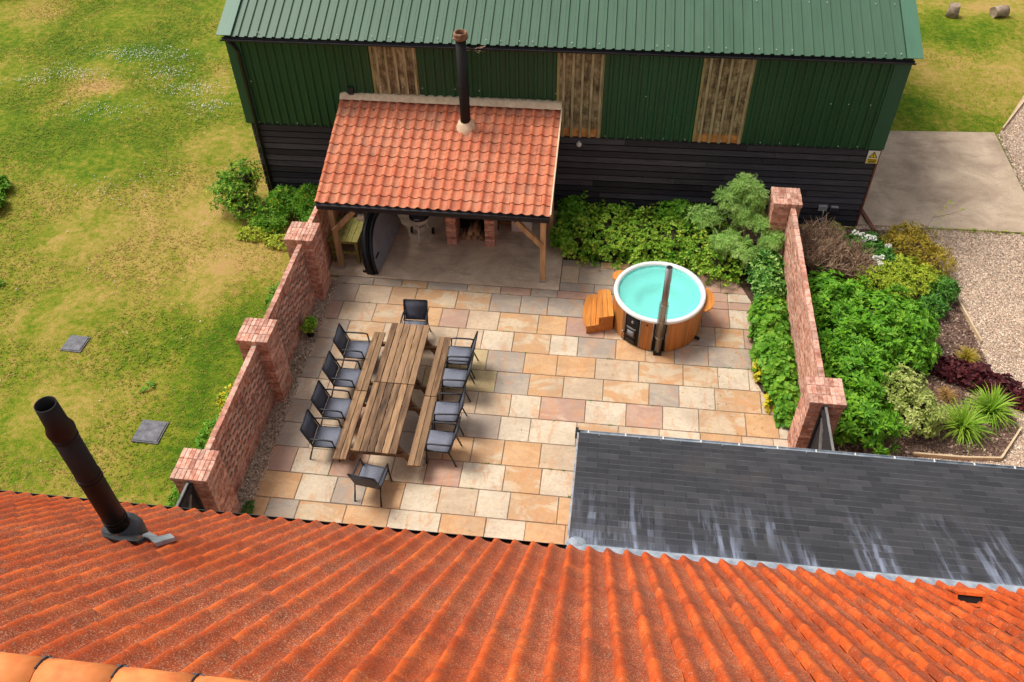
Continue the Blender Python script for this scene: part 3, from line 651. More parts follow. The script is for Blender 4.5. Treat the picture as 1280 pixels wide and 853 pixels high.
LP = [(1.18, -9.93), (1.36, -9.83), (1.44, -9.93), (1.62, -9.86), (1.76, -9.90), (1.74, -10.0), (1.50, -10.10), (1.36, -10.0), (1.20, -10.05)]
wpart('lead_patch', draped([(1.25, -9.94), (1.22, -9.8), (1.45, -9.96), (1.47, -9.8), (1.62, -9.93), (1.62, -10.22), (1.40, -10.04), (1.31, -10.02)], .0, .07), 'lead', house)

# ---------------------------------------------------------------- slate lean-to
SY0, SZ0, SY1, SZ1 = -8.47, 3.30, -5.64, 2.25
PS = math.atan2(SZ0-SZ1, SY1-SY0); LS = math.hypot(SZ0-SZ1, SY1-SY0); SG = LS/21
lean = thing('slate_lean_to', 'low slate roofed lean-to with white lead stains, beside the orange tiled roof', 'lean-to', (10, -7, 0))
wpart('wall', box(6.05, 15, -8.4, -5.72, 0, 2.16), 'brick', lean)
g = Geo([(5.985, SY1, SZ1-.03), (15, SY1, SZ1-.03), (15, SY0, SZ0-.03), (5.985, SY0, SZ0-.03), (5.985, SY1, SZ1-.10), (15, SY1, SZ1-.10), (15, SY0, SZ0-.2), (5.985, SY0, SZ0-.2)], [(0, 1, 2, 3), (4, 7, 6, 5), (0, 4, 5, 1), (0, 3, 7, 4), (1, 5, 6, 2)])
wpart('roof_deck', g, 'fascia', lean)
rs = slope_rot(PS, -1); SW = .332; tl = []; 
def slate_geo(w_):
    g = cbox(w_, SG*1.55, .009, (0, SG*.775, 0)); x = w_/2; e = .016; z = .0047
    g.v = g.v[:4]+[(-x, e, z), (x, e, z), (-x, 0, z-.0002), (x, 0, z-.0002), (-x, SG*1.55, z), (x, SG*1.55, z), (-x, 0, -.0045), (x, 0, -.0045)]
    g.f = [(0, 2, 3, 1), (4, 5, 9, 8), (6, 7, 5, 4), (10, 11, 7, 6)]; g.s = [False]*4; g.mi = [0]*4; g.mask = [0]*4+[0, 0, 1, 1, 0, 0, 1, 1]; return g
full = slate_geo(SW-.006); half = slate_geo(SW/2-.006)
for r in range(21):
    x = 5.965; first = r % 2
    while x < 15:
        wd = SW/2 if first else SW
        d = r*SG; p = (x+wd/2, SY1-d*math.cos(PS), SZ1+d*math.sin(PS)+.012)
        tl.append((T(p) @ rs @ Rx(-.045) @ T((random.uniform(-.002, .002), random.uniform(-.004, .004), random.uniform(0, .003))) @ Rz(random.uniform(-.006, .006)), 1 if first else 0)); x += wd; first = 0
pieces('slate', [full, half], tl, 'slate', lean)
wpart('lead_flashing', Geo([(5.95, SY0+.09, SZ0-.03), (15, SY0+.09, SZ0-.03), (15, SY0-.12, SZ0+.07), (5.95, SY0-.12, SZ0+.07), (5.95, SY0+.09, SZ0+.02), (15, SY0+.09, SZ0+.02), (15, SY0-.12, SZ0+.1), (5.95, SY0-.12, SZ0+.1)], [(4, 5, 6, 7), (0, 1, 5, 4), (0, 4, 7, 3)]), 'lead', lean)
g = Geo().add(lathe([(0.001, .11), (.06, .10), (.11, .06), (.13, 0)], 14), T((6.08, SY0+.1, SZ0-.04)) @ S(1.2, 1, .8)); wpart('lead_dressing', g, 'lead', lean)
wpart('gutter', gutter(5.93, 15, SY1+.075, SZ1-.06, .045), 'lead', lean)
wpart('gutter_end', cbox(.05, .14, .13, (5.93, SY1+.07, SZ1-.09)), 'black', lean)
x = 6.12
while x < 15: wpart('gutter_bracket', cbox(.022, .05, .012, (x, SY1+.03, SZ1+.012)), 'white', lean); x += .61
wpart('verge', Geo([(5.94, SY1, SZ1-.02), (5.963, SY1, SZ1-.02), (5.963, SY0, SZ0-.02), (5.94, SY0, SZ0-.02), (5.94, SY1, SZ1+.012), (5.963, SY1, SZ1+.012), (5.963, SY0, SZ0+.012), (5.94, SY0, SZ0+.012)], [(4, 5, 6, 7), (0, 1, 5, 4), (0, 4, 7, 3), (1, 2, 6, 5)]), 'lead', lean)

# ---------------------------------------------------------------- green barn
BA = math.atan(.0171); BX0, BL = -2.67, 15.0; BE = 4.49; BK = 2.21
barn = thing('green_barn', 'long dark green corrugated metal barn over black weatherboarding, behind the patio', 'barn', (BX0, 3.24+.0171*BX0, 0), BA)
DEP, PB = 11., R(19.6)
part('wall_core', box(.03, BL-.03, .03, DEP, 0, BE-.02), 'dark', barn)
def ribs(w_, h0, h1, n, dep=.034, crown_mi=None, mapf=None):
    """corrugated sheet: x across, extruded from h0 to h1"""
    g = Geo(); p = w_/n; prof = []; 
    for i in range(n):
        prof += [(i*p, 0), (i*p+p*.52, 0), (i*p+p*.62, dep), (i*p+p*.86, dep), (i*p+p*.96, 0)]
    prof.append((w_, 0)); k = len(prof)
    for z in (h0, h1): g.v += [(x, d, z) for x, d in prof]
    for i in range(k-1):
        g.f.append((i, i+1, k+i+1, k+i)); g.s.append(False); g.mi.append(1 if crown_mi and prof[i][1] == dep and prof[i+1][1] == dep else 0)
    # folded returns top and bottom give the sheet its thickness
    g.v += [(x, d-.012, h0) for x, d in prof]
    for i in range(k-1): g.f.append((2*k+i, 2*k+i+1, i+1, i)); g.s.append(False); g.mi.append(0)
    return g
toW = Matrix(((1, 0, 0, 0), (0, -1, 0, 0), (0, 0, 1, 0), (0, 0, 0, 1)))     # profile depth towards -y
seg = [(.25, 3.24, 'g', 3), (3.24, 4.31, 't', 1), (4.31, 7.49, 'g', 3), (7.49, 8.54, 't', 1), (8.54, 10.68, 'g', 2), (10.68, 11.80, 't', 1), (11.80, 14.70, 'g', 3)]
for a, b, k, n in seg:
    wd = (b-a)/n
    for i in range(n):
        if k == 'g': part('wall_sheet', Geo().add(ribs(wd, BK, BE, 5), toW), 'wallmetal', barn, WM[barn.name] @ T((a+i*wd, -.035, 0)))
        else:
            o = part('translucent_panel', Geo().add(ribs(wd, BK+.005, BE, 5, crown_mi=1), toW), ['grp', 'grplight'], barn, WM[barn.name] @ T((a, -.040, 0)))
            part('panel_edge', box(0, .06, -.012, -.004, BK, BE), 'cream', o, WM[barn.name] @ T((a, -.040, 0)))
            part('panel_edge', box(wd-.035, wd, -.012, -.004, BK, BE), 'cream', o, WM[barn.name] @ T((a, -.040, 0)))
fx = Geo()
for i in range(int(BL/.44)):
    x = .35+i*.44
    if x > BL-.3: break
    for z, pr_ in ((BK+.07, 1.), (3.35, .35)):
        if random.random() < pr_*.8: fx.add(cbox(.02, .012, .02, (x+random.uniform(-.1, .1), -.078, z+random.uniform(-.01, .01))))
part('fixings', fx, 'bolt', barn, kind='stuff')
for x0, x1 in ((-.06, .27), (14.68, BL+.03)): part('corner_trim', Geo().add(box(x0, x1, -.085, -.065, BK+.02, BE+.02)).add(box(x0 if x0 < 0 else x1-.02, x0+.02 if x0 < 0 else x1, -.065, .3, BK+.02, BE+.02)), 'trimmetal', barn)
# weatherboards, each one a board
for r in range(13):
    x = .04; z = r*.171
    while x < BL-.05:
        L = min(random.uniform(2.3, 4.6), BL-.04-x)
        if BL-.04-(x+L) < .6: L = BL-.04-x
        g = Geo([(0, -.068, 0), (L-.008, -.068, 0), (L-.008, -.0, 0), (0, -.0, 0), (0, -.046, .132), (L-.008, -.046, .132), (L-.008, .0, .132), (0, .0, .132)], [(0, 1, 5, 4), (3, 2, 1, 0), (0, 4, 7, 3), (1, 2, 6, 5), (4, 5, 6, 7)])
        part('weatherboard', g, 'board', barn, WM[barn.name] @ T((x, random.uniform(-.003, .0), z-.004)) @ Ry(random.uniform(-.0008, .0008))); x += L
part('corner_post', box(BL-.04, BL+.0, -.074, .05, 0, BK), 'redbrown', barn)
part('drip_strip', box(.2, BL-.2, -.064, -.025, BK-.012, BK+.008), 'fascia', barn)
for y0 in (0.02,): 
    for xe in (0., BL-.03): part('end_wall', box(xe, xe+.03, .03, DEP, 0, BK), 'board', barn); part('end_wall', box(xe-.002, xe+.032, .02, DEP, BK, BE), 'wallmetal', barn)
for xe in (.0, BL-.03): part('gable', Geo([(xe, 0, BE), (xe, DEP, BE), (xe, DEP/2, BE+DEP/2*math.tan(PB)), (xe+.03, 0, BE), (xe+.03, DEP, BE), (xe+.03, DEP/2, BE+DEP/2*math.tan(PB))], [(0, 2, 1), (3, 4, 5), (0, 3, 5, 2), (2, 5, 4, 1)]), 'wallmetal', barn)
# roof sheets
LR = (DEP/2+.2)/math.cos(PB); nsh = 14; wsh = (BL-.30)/nsh
for side in (1, -1):
    for i in range(nsh):
        g = Geo().add(ribs(wsh, 0, LR, 5, .035), Matrix(((1, 0, 0, 0), (0, 0, 1, 0), (0, 1, 0, 0), (0, 0, 0, 1))))
        rr = slope_rot(PB, side)
        p = (.15+i*wsh, -.2, BE+.03) if side == 1 else (.15+(i+1)*wsh, DEP+.2, BE+.03)
        part('roof_sheet', g, 'roofmetal', barn, WM[barn.name] @ T(p) @ rr)
    rr = slope_rot(PB, side)
    for x0 in (-.16, BL-.16):
        p = (x0, -.22, BE+.03) if side == 1 else (x0+.33, DEP+.22, BE+.03)
        part('verge_flashing', Geo().add(box(0, .33, 0, LR, .034, .05)), 'rooftrim', barn, WM[barn.name] @ T(p) @ rr)
rf = Geo(); 
for i in range(40):
    x = .35+i*.37
    for d in (.10, 1.5, 2.9, 4.3):
        if random.random() < .75: rf.add(cbox(.02, .02, .012), T((x+random.uniform(-.1, .1), -.2+d*math.cos(PB), BE+.03+d*math.sin(PB)+.04)))
part('roof_fixings', rf, 'bolt', barn, kind='stuff')
part('ridge_cap', Geo([(-.1, DEP/2-.3, BE+.03+(DEP/2-.1)*math.tan(PB)+.03), (BL+.1, DEP/2-.3, BE+.03+(DEP/2-.1)*math.tan(PB)+.03), (BL+.1, DEP/2, BE+.13+(DEP/2+.2)*math.tan(PB)), (-.1, DEP/2, BE+.13+(DEP/2+.2)*math.tan(PB)), (-.1, DEP/2+.3, BE+.03+(DEP/2-.1)*math.tan(PB)+.03), (BL+.1, DEP/2+.3, BE+.03+(DEP/2-.1)*math.tan(PB)+.03)], [(0, 1, 2, 3), (3, 2, 5, 4), (0, 3, 4), (1, 5, 2)]), 'rooftrim', barn)
part('gutter', gutter(-.08, BL+.04, -.22, BE-.01, .065), 'fascia', barn)
part('fascia', box(0, BL, -.15, -.1, BE-.10, BE+.02), 'fascia', barn)
part('downpipe', tube([(.06, -.2, BE-.08), (.12, -.13, BE-.2), (.2, -.12, BE-.35), (.2, -.12, 0)], .04, 10), 'black', barn)
BW = WM[barn.name]
# things on the barn wall
def onbarn(X, z, off=0): p = BW.inverted() @ Vector((X, 3.24+.0171*X, z)); return BW @ T((p.x, -.06-off, z))
def solo_at(name, g, mats, mw, label, cat_, group=None):
    if isinstance(mats, str): mats = [mats]
    o = link(name, mesh(name, g, *mats), mw); o['label'] = label; o['category'] = cat_
    if group: o['group'] = group
    return o
def thing_at(name, mw, label, cat_):
    o = link(name, None, mw); o['label'] = label; o['category'] = cat_; o.empty_display_size = .1; return o
mw = onbarn(12.17, 1.86, .02); sg = thing_at('warning_sign', mw, 'white and yellow triangular hazard warning sign on the black boards at the barn corner', 'sign')
part('panel', box(-.13, .13, -.008, 0, 0, .34), 'signwhite', sg); part('lower_panel', box(-.118, .118, -.012, -.0083, .012, .13), 'yellow', sg)
part('triangle', Geo([(-.1, -.012, .155), (.1, -.012, .155), (0, -.012, .325), (-.1, -.0083, .155), (.1, -.0083, .155), (0, -.0083, .325)], [(0, 1, 2), (0, 3, 4, 1), (1, 4, 5, 2), (2, 5, 3, 0)]), 'ink', sg)
part('triangle_field', Geo([(-.072, -.015, .171), (.072, -.015, .171), (0, -.015, .295), (-.072, -.0123, .171), (.072, -.0123, .171), (0, -.0123, .295)], [(0, 1, 2), (0, 3, 4, 1), (1, 4, 5, 2), (2, 5, 3, 0)]), 'yellow', sg)
part('symbol', Geo().add(box(-.009, .009, -.018, -.0153, .205, .262)).add(box(-.009, .009, -.018, -.0153, .182, .197)), 'ink', sg)
part('lettering', Geo().add(box(-.09, .09, -.015, -.0123, .088, .108)).add(box(-.09, .09, -.015, -.0123, .052, .070)).add(box(-.075, .075, -.015, -.0123, .024, .038)), 'ink', sg)
mw = onbarn(11.38, .47); sk = thing_at('outdoor_socket', mw, 'grey outdoor socket with a blue plug hanging from it, low on the black boards', 'socket')
part('box', Geo().add(cbox(.2, .08, .13, (0, -.03, .065))).add(cbox(.21, .02, .02, (0, -.08, .13))), 'greybox', sk); part('cable', tube([(.02, -.08, .03), (.03, -.1, -.06), (.03, -.1, -.2)], .008, 6), 'white', sk); part('plug', tube([(.03, -.1, -.2), (.03, -.1, -.3)], .03, 8), 'blue', sk)
mw = onbarn(11.66, .47); sk = thing_at('outdoor_socket', mw, 'plain grey outdoor socket box right of the one with the blue plug', 'socket')
part('box', cbox(.17, .07, .12, (0, -.035, .06)), 'greybox', sk); part('lid', Geo().add(cbox(.18, .02, .11, (0, -.085, .065)), Rx(.1)), 'seal', sk)
mw = onbarn(5.38, 2.02, .0); lt = thing_at('bulkhead_light', mw, 'small round white lamp on the top black board, right of the small tiled roof', 'lamp')
part('body', Geo().add(lathe([(0.001, .07), (.04, .065), (.06, .03), (.065, 0)], 16), Rx(R(90))), 'white', lt); part('bracket', cbox(.05, .04, .09, (0, .0, .05)), 'greybox', lt)
mw = onbarn(.02, 3.22, .03); lt = thing_at('wall_camera', mw, 'small black camera box on the green cladding above the tiled roof', 'lamp')  # black camera box on the wall, not a light
part('body', Geo().add(cbox(.13, .07, .16), Rx(-.3)), 'black', lt); part('bracket', box(-.02, .02, 0, .06, -.05, .05), 'black', lt)

# ---------------------------------------------------------------- brick walls
BLn, BWd, BH, BC = .232, .105, .067, .0775
brickg = cbox(BLn, BWd, BH, ch=.004)
def bm(x, y, z, along='y', rz=0): return T((x+random.uniform(-.003, .003), y+random.uniform(-.003, .003), z)) @ Rz((R(90) if along == 'y' else 0)+rz+random.uniform(-.012, .012)) @ Ry(random.uniform(-.01, .01))
def pier_bricks(x0, y0, n, cap=True, w_=.592, d_=.592):
    out = []; st = BLn+.0085
    for c in range(n):
        z = c*BC+BH/2
        for k in range(2):
            o = BLn/2+k*st
            if c % 2 == 0:
                out += [bm(x0+o, y0+BWd/2, z, 'x'), bm(x0+w_-BWd/2, y0+o, z), bm(x0+w_-o, y0+d_-BWd/2, z, 'x'), bm(x0+BWd/2, y0+d_-o, z)]
            else:
                out += [bm(x0+w_-o, y0+BWd/2, z, 'x'), bm(x0+BWd/2, y0+o, z), bm(x0+o, y0+d_-BWd/2, z, 'x'), bm(x0+w_-BWd/2, y0+d_-o, z)]
    return out
capg = cbox(.074, .206, .09, ch=.005)
def cap_bricks(x0, y0, z, w_=.592):
    out = []; W2 = w_+.05
    for i in range(8):
        for j in range(3):
            off = (i % 2)*.0
            out.append(T((x0-.025+W2*(i+.5)/8+random.uniform(-.003, .003), y0-.025+W2*(j+.5)/3, z+.045+random.uniform(-.003, .004))) @ Rz(random.uniform(-.015, .015)))
    return out
def leaf_wall(xc, y0, y1, courses, holes=None):
    out = []; st = BLn+.01
    for c in range(courses):
        z = c*BC+BH/2; hol = holes and holes[0] <= c < holes[1]
        if hol:
            s2 = BLn+.125; n = int((y1-y0)/s2); s2 = (y1-y0)/n
            off = (c % 2)*s2/2
            for k in range(n+1):
                y = y0+off+k*s2
                if y-BLn/2 < y0-.02 or y+BLn/2 > y1+.02: continue
                out.append(bm(xc, y, z))
        else:
            y = y0+BLn/2-(c % 2)*st/2
            while y-BLn/2 < y1:
                if y-BLn/2 > y0-.13 and y+BLn/2 < y1+.13: out.append(bm(xc, y, z))
                y += st
    return out
def wall_core(x0, x1, y0, y1, courses, holes=None):
    g = Geo()
    if holes:
        g.add(box(x0, x1, y0, y1, 0, holes[0]*BC-.006)); g.add(box(x0, x1, y0, y1, holes[1]*BC, courses*BC-.016))
        
        for c in range(holes[0], holes[1]+1): g.add(box(x0, x1, y0, y1, c*BC-.0105, c*BC+.0005))
    else: g.add(box(x0, x1, y0, y1, 0, courses*BC-.016))
    return g
def brickwall(name, label, loc, piers, runs, limit=300):
    t = thing(name, label, 'wall', loc); B = []; Cp = []; core = Geo()
    for x, y in piers:
        B += pier_bricks(x, y, 22); Cp += cap_bricks(x, y, 22*BC-.006); core.add(box(x+.009, x+.583, y+.009, y+.583, 0, 22*BC)); core.add(box(x-.015, x+.607, y-.015, y+.607, 22*BC-.003, 22*BC+.07))
    for xc, y0, y1, n, h in runs: B += leaf_wall(xc, y0, y1, n, h); core.add(wall_core(xc-BWd/2+.008, xc+BWd/2-.008, y0, y1, n, h))
    wpart('mortar', core, 'brickmortar', t)
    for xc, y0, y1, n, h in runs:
        if h: wpart('hole_shade_backing', box(xc-BWd/2+.008, xc-BWd/2+.022, y0, y1, h[0]*BC-.006, h[1]*BC), 'holeshade', t)  # added sheet closing the holes, coloured dark to paint their shade
    pieces('brick', brickg, B, 'brick', t, limit); pieces('coping_brick', capg, Cp, 'brick', t)
    return t
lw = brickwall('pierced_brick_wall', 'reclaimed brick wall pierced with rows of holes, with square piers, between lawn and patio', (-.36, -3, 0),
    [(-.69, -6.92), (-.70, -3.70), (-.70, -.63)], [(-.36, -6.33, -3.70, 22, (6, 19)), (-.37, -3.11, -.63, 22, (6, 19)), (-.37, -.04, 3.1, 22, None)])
rw = brickwall('brick_wall', 'solid narrow brick wall with two square piers, right of the hot tub', (10.26, -1, 0), [(9.97, -4.13), (9.85, 1.7)], [(10.27, -3.54, 1.7, 22, None)])
# timber gates at the wall ends
def gate(label, x, y0, y1, face, h=1.71):
    t = thing('timber_gate', label, 'gate', (x, (y0+y1)/2, 0)); n = int(abs(y1-y0)/.125); st = (y1-y0)/n
    for i in range(n): wpart('board', box(x-.012, x+.012, min(y0+i*st, y0+(i+1)*st)+.004, max(y0+i*st, y0+(i+1)*st)-.004, .06, h+random.uniform(-.01, .01)), 'fascia', t)
    for z in (.3, h-.12): wpart('rail', box(min(x+face*.013, x+face*.05), max(x+face*.013, x+face*.05), y0, y1, z, z+.09), 'fascia', t)
    wpart('capping', box(x-.018, x+.022, y0, y1, h+.013, h+.04), 'oldgrey', t)
    wpart('gate_post', box(x-.05, x+.05, y1+.01, y1+.1, 0, h+.03), 'fascia', t)
    wpart('brace', bar((x+face*.03, y0+.1, .35), (x+face*.03, y1-.1, h-.15), .035, .08), 'oldgrey', t)
    return t
M['oldgrey'] = basic('silvered_black_timber', ['#3b3a3c', '#6d6a68', '#8a8580'], 4, scale=(6, 1, 6), var=.2)
gate('black boarded gate between the left brick pier and the tiled house', -.40, -8.25, -6.98, 1)
gate('black boarded gate between the right brick pier and the slate roof', 10.23, -5.6, -4.2, -1)
# ---------------------------------------------------------------- small tiled shelter
shed = thing('open_shelter', 'open fronted shelter with a red pantile roof on oak posts, against the green barn', 'shelter', (2.35, .5, 0))
EY, EZ, RY, RZ2 = .32, 2.10, 3.13, 3.04; PHS = math.atan2(RZ2-EZ, RY-EY); LSH = math.hypot(RZ2-EZ, RY-EY); GS = LSH/11
NS = 23; WS = (4.955+.25)/NS
rsh = slope_rot(PHS, 1); gsh = pantile(WS, GS, .044, 12, .015, .022, .5); tt = []
for r in range(11):
    for c in range(NS):
        d = r*GS; tt.append(T((-.25+c*WS, EY+d*math.cos(PHS), EZ+d*math.sin(PHS)-.02)) @ rsh @ jit(.003, .008))
pieces('roof_tile', gsh, tt, 'shedtile', shed)
wpart('roof_deck', Geo([(-.24, EY+.03, EZ-.03), (4.95, EY+.03, EZ-.03), (4.95, RY, RZ2-.03), (-.24, RY, RZ2-.03), (-.24, EY+.03, EZ-.06), (4.95, EY+.03, EZ-.06), (4.95, RY, RZ2-.06), (-.24, RY, RZ2-.06)], [(0, 1, 2, 3), (7, 6, 5, 4), (0, 4, 5, 1), (0, 3, 7, 4), (1, 5, 6, 2)]), 'oldwooddark', shed)
# mortar fillet along the barn wall and down the right verge
g = Geo(); n = NS*2
for i in range(n+1):
    x = -.25+i*WS/2; h = .02+.022*(i % 2)+random.uniform(-.004, .004)
    g.v += [(x, RY-.10-.02*(i % 2), RZ2-.01+h), (x, RY+.0, RZ2+.09+.018*(i % 2)), (x, RY+.14, RZ2+.11+.018*(i % 2)), (x, RY+.16, RZ2-.05)]
for i in range(n): g.f += [(4*i+k, 4*i+4+k, 4*i+5+k, 4*i+1+k) for k in range(3)]
g.s = [True]*len(g.f); g.mi = [0]*len(g.f); wpart('mortar_fillet', g, 'mortar', shed)
wpart('verge', Geo([(4.945, EY, EZ-.03), (4.975, EY, EZ-.03), (4.975, RY, RZ2-.03), (4.945, RY, RZ2-.03), (4.945, EY, EZ+.03), (4.975, EY, EZ+.03), (4.975, RY, RZ2+.03), (4.945, RY, RZ2+.03)], [(4, 5, 6, 7), (0, 1, 5, 4), (0, 4, 7, 3), (1, 2, 6, 5)]), 'mortar', shed)
wpart('gutter', gutter(-.24, 4.93, EY-.045, EZ-.015, .05), 'fascia', shed)
wpart('fascia', box(-.24, 4.94, EY+.0, EY+.03, EZ-.20, EZ-.035), 'fascia', shed)
wpart('eaves_beam', box(-.2, 4.9, .47, .60, 1.78, 1.95), 'fascia', shed)
for px in (0.0, 4.79):
    lean_ = 0
    wpart('post', cbox(.115, .115, 1.75, (px, .535, .90)), 'post', shed); wpart('post_foot', cbox(.14, .14, .09, (px, .535, .06)), 'greybox', shed)
wpart('brace', bar((.02, .46, 1.22), (.56, .46, 1.80), .09, .11), 'post', shed)
wpart('brace', bar((4.77, .46, 1.15), (4.2, .46, 1.80), .09, .11), 'post', shed)
wpart('brace', bar((4.79, .60, 1.15), (4.79, 1.25, 1.95), .09, .09), 'post', shed)
wpart('side_plate', cbox(.12, 2.6, .14, (4.80, 1.85, 1.86)), 'post', shed); wpart('side_plate', cbox(.1, 2.6, .14, (0, 1.85, 1.86)), 'oldwooddark', shed)
wpart('post', cbox(.12, .12, 1.8, (4.82, 2.3, .94)), 'post', shed)
for i in range(8): x = .1+i*.66; wpart('rafter', bar((x, EY+.05, EZ-.12), (x, RY, RZ2-.12), .06, .1), 'oldwooddark', shed)
# oven: two brick piers carrying a slab with a firebox, and the flue through the roof
oven = thing('outdoor_fireplace', 'outdoor fireplace of two brick piers with a tall black flue through the shelter roof', 'fireplace', (2.94, 1.9, 0))
B = []
for px in (2.34, 3.28):
    for c in range(13):
        z = .04+c*BC+BH/2
        for j in range(5):
            y = 1.66+BWd/2+j*(BWd+.01)
            B.append(bm(px+BLn/2+(.005 if c % 2 else 0), y, z, 'x'))
    wpart('mortar', box(px+.01, px+BLn-.01, 1.67, 2.22, .04, 1.02), 'brickmortar', oven)
pieces('brick', brickg, B, 'brick', oven)
wpart('hearth_slab', box(2.25, 3.62, 1.62, 2.5, 1.022, 1.09), 'pad', oven)
wpart('firebox', Geo().add(box(2.5, 3.2, 1.75, 2.4, 1.09, 1.62)), 'dark', oven)
wpart('firebox_door', box(2.62, 3.08, 1.73, 1.752, 1.18, 1.5), 'steelblack', oven)
fl = wpart('flue_pipe', tube([(2.822, 2.5, 1.6), (2.822, 2.5, 4.95)], .115, 24), 'steelblack', oven)
wpart('collar', tube([(2.822, 2.5, 3.85), (2.822, 2.5, 3.88)], .121, 24), 'steelblack', fl)
wpart('cowl', Geo().add(lathe([(.118, 0), (.16, .03), (.165, .07), (.15, .08), (.155, .11), (.15, .15), (.125, .17), (.11, .16), (.10, .06)], 24), T((2.822, 2.5, 4.93))), 'rust', fl)
g = Geo().add(lathe([(.23, -.13), (.205, -.03), (.17, .03), (.12, .10)], 14), T((2.822, 2.5, 2.5+.41))); g.v = [(x+random.uniform(-.012, .012), y+random.uniform(-.012, .012), z+(y-2.5)*.33) for x, y, z in g.v]
wpart('mortar_collar', g, 'mortar', fl)
k = 0
wpart('hearth_back', box(2.34, 3.52, 2.3, 2.36, .04, 1.02), 'dark', oven)
for i in range(3):
    for j in range((4, 2, 1)[i]):
        p = (2.70+j*.15+(0, .2, .32)[i]+random.uniform(-.02, .02), 1.86, .11+i*.125); k += 1
        o = solo('firewood', Geo().add(tube([(p[0], p[1]+random.uniform(-.04, .04), p[2]), (p[0], p[1]+.4, p[2])], random.uniform(.055, .072), 7)), 'firewood', 'firewood log '+['at the bottom of the stack, next to the left brick pier', 'second from the left in the bottom of the stack', 'third from the left in the bottom of the stack', 'at the bottom of the stack, next to the right brick pier', 'left one in the middle row of the stack', 'right one in the middle row of the stack', 'on top of the stack between the brick piers'][k-1], 'firewood', group='firewood logs stacked between the brick piers')
# workbench
wb = thing('wooden_workbench', 'mossy green wooden workbench in the left end of the shelter, beside the black tub cover', 'workbench', (.06, 1.15, 0))
for i in range(5): wpart('top_board', cbox(.142, .92, .035, (-.24+i*.147, 1.15, .70+random.uniform(-.003, .003)), ch=.004), 'greenwood', wb)
for x in (-.24, .36):
    for y in (.76, 1.52): wpart('leg', cbox(.07, .07, .66, (x, y, .36)), 'greenwood', wb)
wpart('rail', cbox(.54, .04, .07, (.06, .76, .32)), 'greenwood', wb); wpart('rail', cbox(.54, .04, .07, (.06, 1.52, .32)), 'greenwood', wb)
for x in (-.24, .36): wpart('apron', cbox(.04, .70, .07, (x, 1.14, .64)), 'greenwood', wb)
wpart('apron', cbox(.54, .04, .07, (.06, .76, .64)), 'greenwood', wb)
# folded hot tub cover: two half discs standing on their fold
tc = thing('hot_tub_cover', 'folded half round hot tub cover, grey with a black rim, standing in the shelter', 'tub cover', (.75, 1.35, .04), R(-4))
def halfdisc(r, t0, t1, n=24):
    pts_ = [(r*math.cos(math.pi*i/n), r*.98*math.sin(math.pi*i/n)) for i in range(n+1)]
    g = Geo(); m = n+1
    for x in (t0, t1): g.v += [(x, y, z) for y, z in pts_]
    g.f = [tuple(range(m)), tuple(range(2*m-1, m-1, -1))]+[(i, m+i, m+(i+1) % m, (i+1) % m) for i in range(m)]; g.s = [False, False]+[True]*(m-1)+[False]; g.mi = [0]*len(g.f); return g
L0 = T((.12, 0, 0)) @ Ry(R(-13)); base = WM[tc.name]
part('foam_half', halfdisc(.99, .02, .12), 'coverrim', tc, base @ L0); part('foam_half', halfdisc(1.01, -.15, -.02), 'coverrim', tc, base @ L0)
part('vinyl_top', halfdisc(.95, .12, .128), 'covertop', tc, base @ L0)
part('skirt', halfdisc(1.02, .0, .02), 'black', tc, base @ L0)
part('handle_strap', Geo().add(cbox(.02, .2, .035, (.14, -.72, .35))), 'black', tc, base @ L0)
part('skirt_flap', Geo().add(cbox(.3, .03, .05, (0, -.94, .03))), 'black', tc, base)
# kettle barbecue
bq = thing('kettle_barbecue', 'small kettle barbecue with white ash pan and legs, in the middle of the shelter', 'barbecue', (1.66, 1.85, .04))
part('lid', Geo().add(lathe([(.001, .2), (.1, .185), (.2, .12), (.25, .0)], 24), T((0, 0, .66))), 'coverrim', bq, base := WM[bq.name]); part('bowl', Geo().add(lathe([(.25, 0), (.2, -.14), (.09, -.2), (.001, -.21)], 24), T((0, 0, .65))), 'white', bq, base)
part('ash_pan', Geo().add(lathe([(.12, .03), (.10, .0), (.001, -.02)], 18), T((0, 0, .36))), 'white', bq, base)
for a in (R(-90), R(30), R(150)): part('leg', tube([(.1*math.cos(a), .1*math.sin(a), .50), (.3*math.cos(a), .34*math.sin(a), .0)], .016, 6), 'white', bq, base)
for a in (R(30), R(150)): part('wheel', Geo().add(lathe([(.03, -.02), (.085, -.02), (.085, .02), (.03, .02)], 16), T((.31*math.cos(a), .34*math.sin(a), .085)) @ Ry(R(90))), 'black', bq, base)
part('handle', tube([(-.06, -.26, .74), (-.06, -.31, .77), (.06, -.31, .77), (.06, -.26, .74)], .012, 6), 'greybox', bq, base)
# white fridge box and pot at the right end of the shelter
fr = thing('white_storage_box', 'white box standing at the back right of the shelter, behind the oak brace', 'box', (4.1, 2.55, .04)); base = WM[fr.name]
part('body', cbox(.5, .5, .5, (0, 0, .25)), 'white', fr, base); part('lid', cbox(.52, .52, .05, (0, 0, .527), ch=.01), 'white', fr, base); part('hinge', cbox(.3, .02, .03, (0, .268, .50)), 'greybox', fr, base)
bx_ = thing('timber_crate', 'brown wooden crate beside the white box at the back of the shelter', 'crate', (3.68, 2.7, .04)); base = WM[bx_.name]
for z in (.06, .18, .30): part('slat', cbox(.3, .02, .09, (0, -.15, z)), 'oldwood', bx_, base); part('slat', cbox(.02, .28, .09, (.15, 0, z)), 'oldwood', bx_, base); part('slat', cbox(.02, .28, .09, (-.15, 0, z)), 'oldwood', bx_, base)
part('bottom', cbox(.28, .28, .02, (0, 0, .01)), 'oldwood', bx_, base)
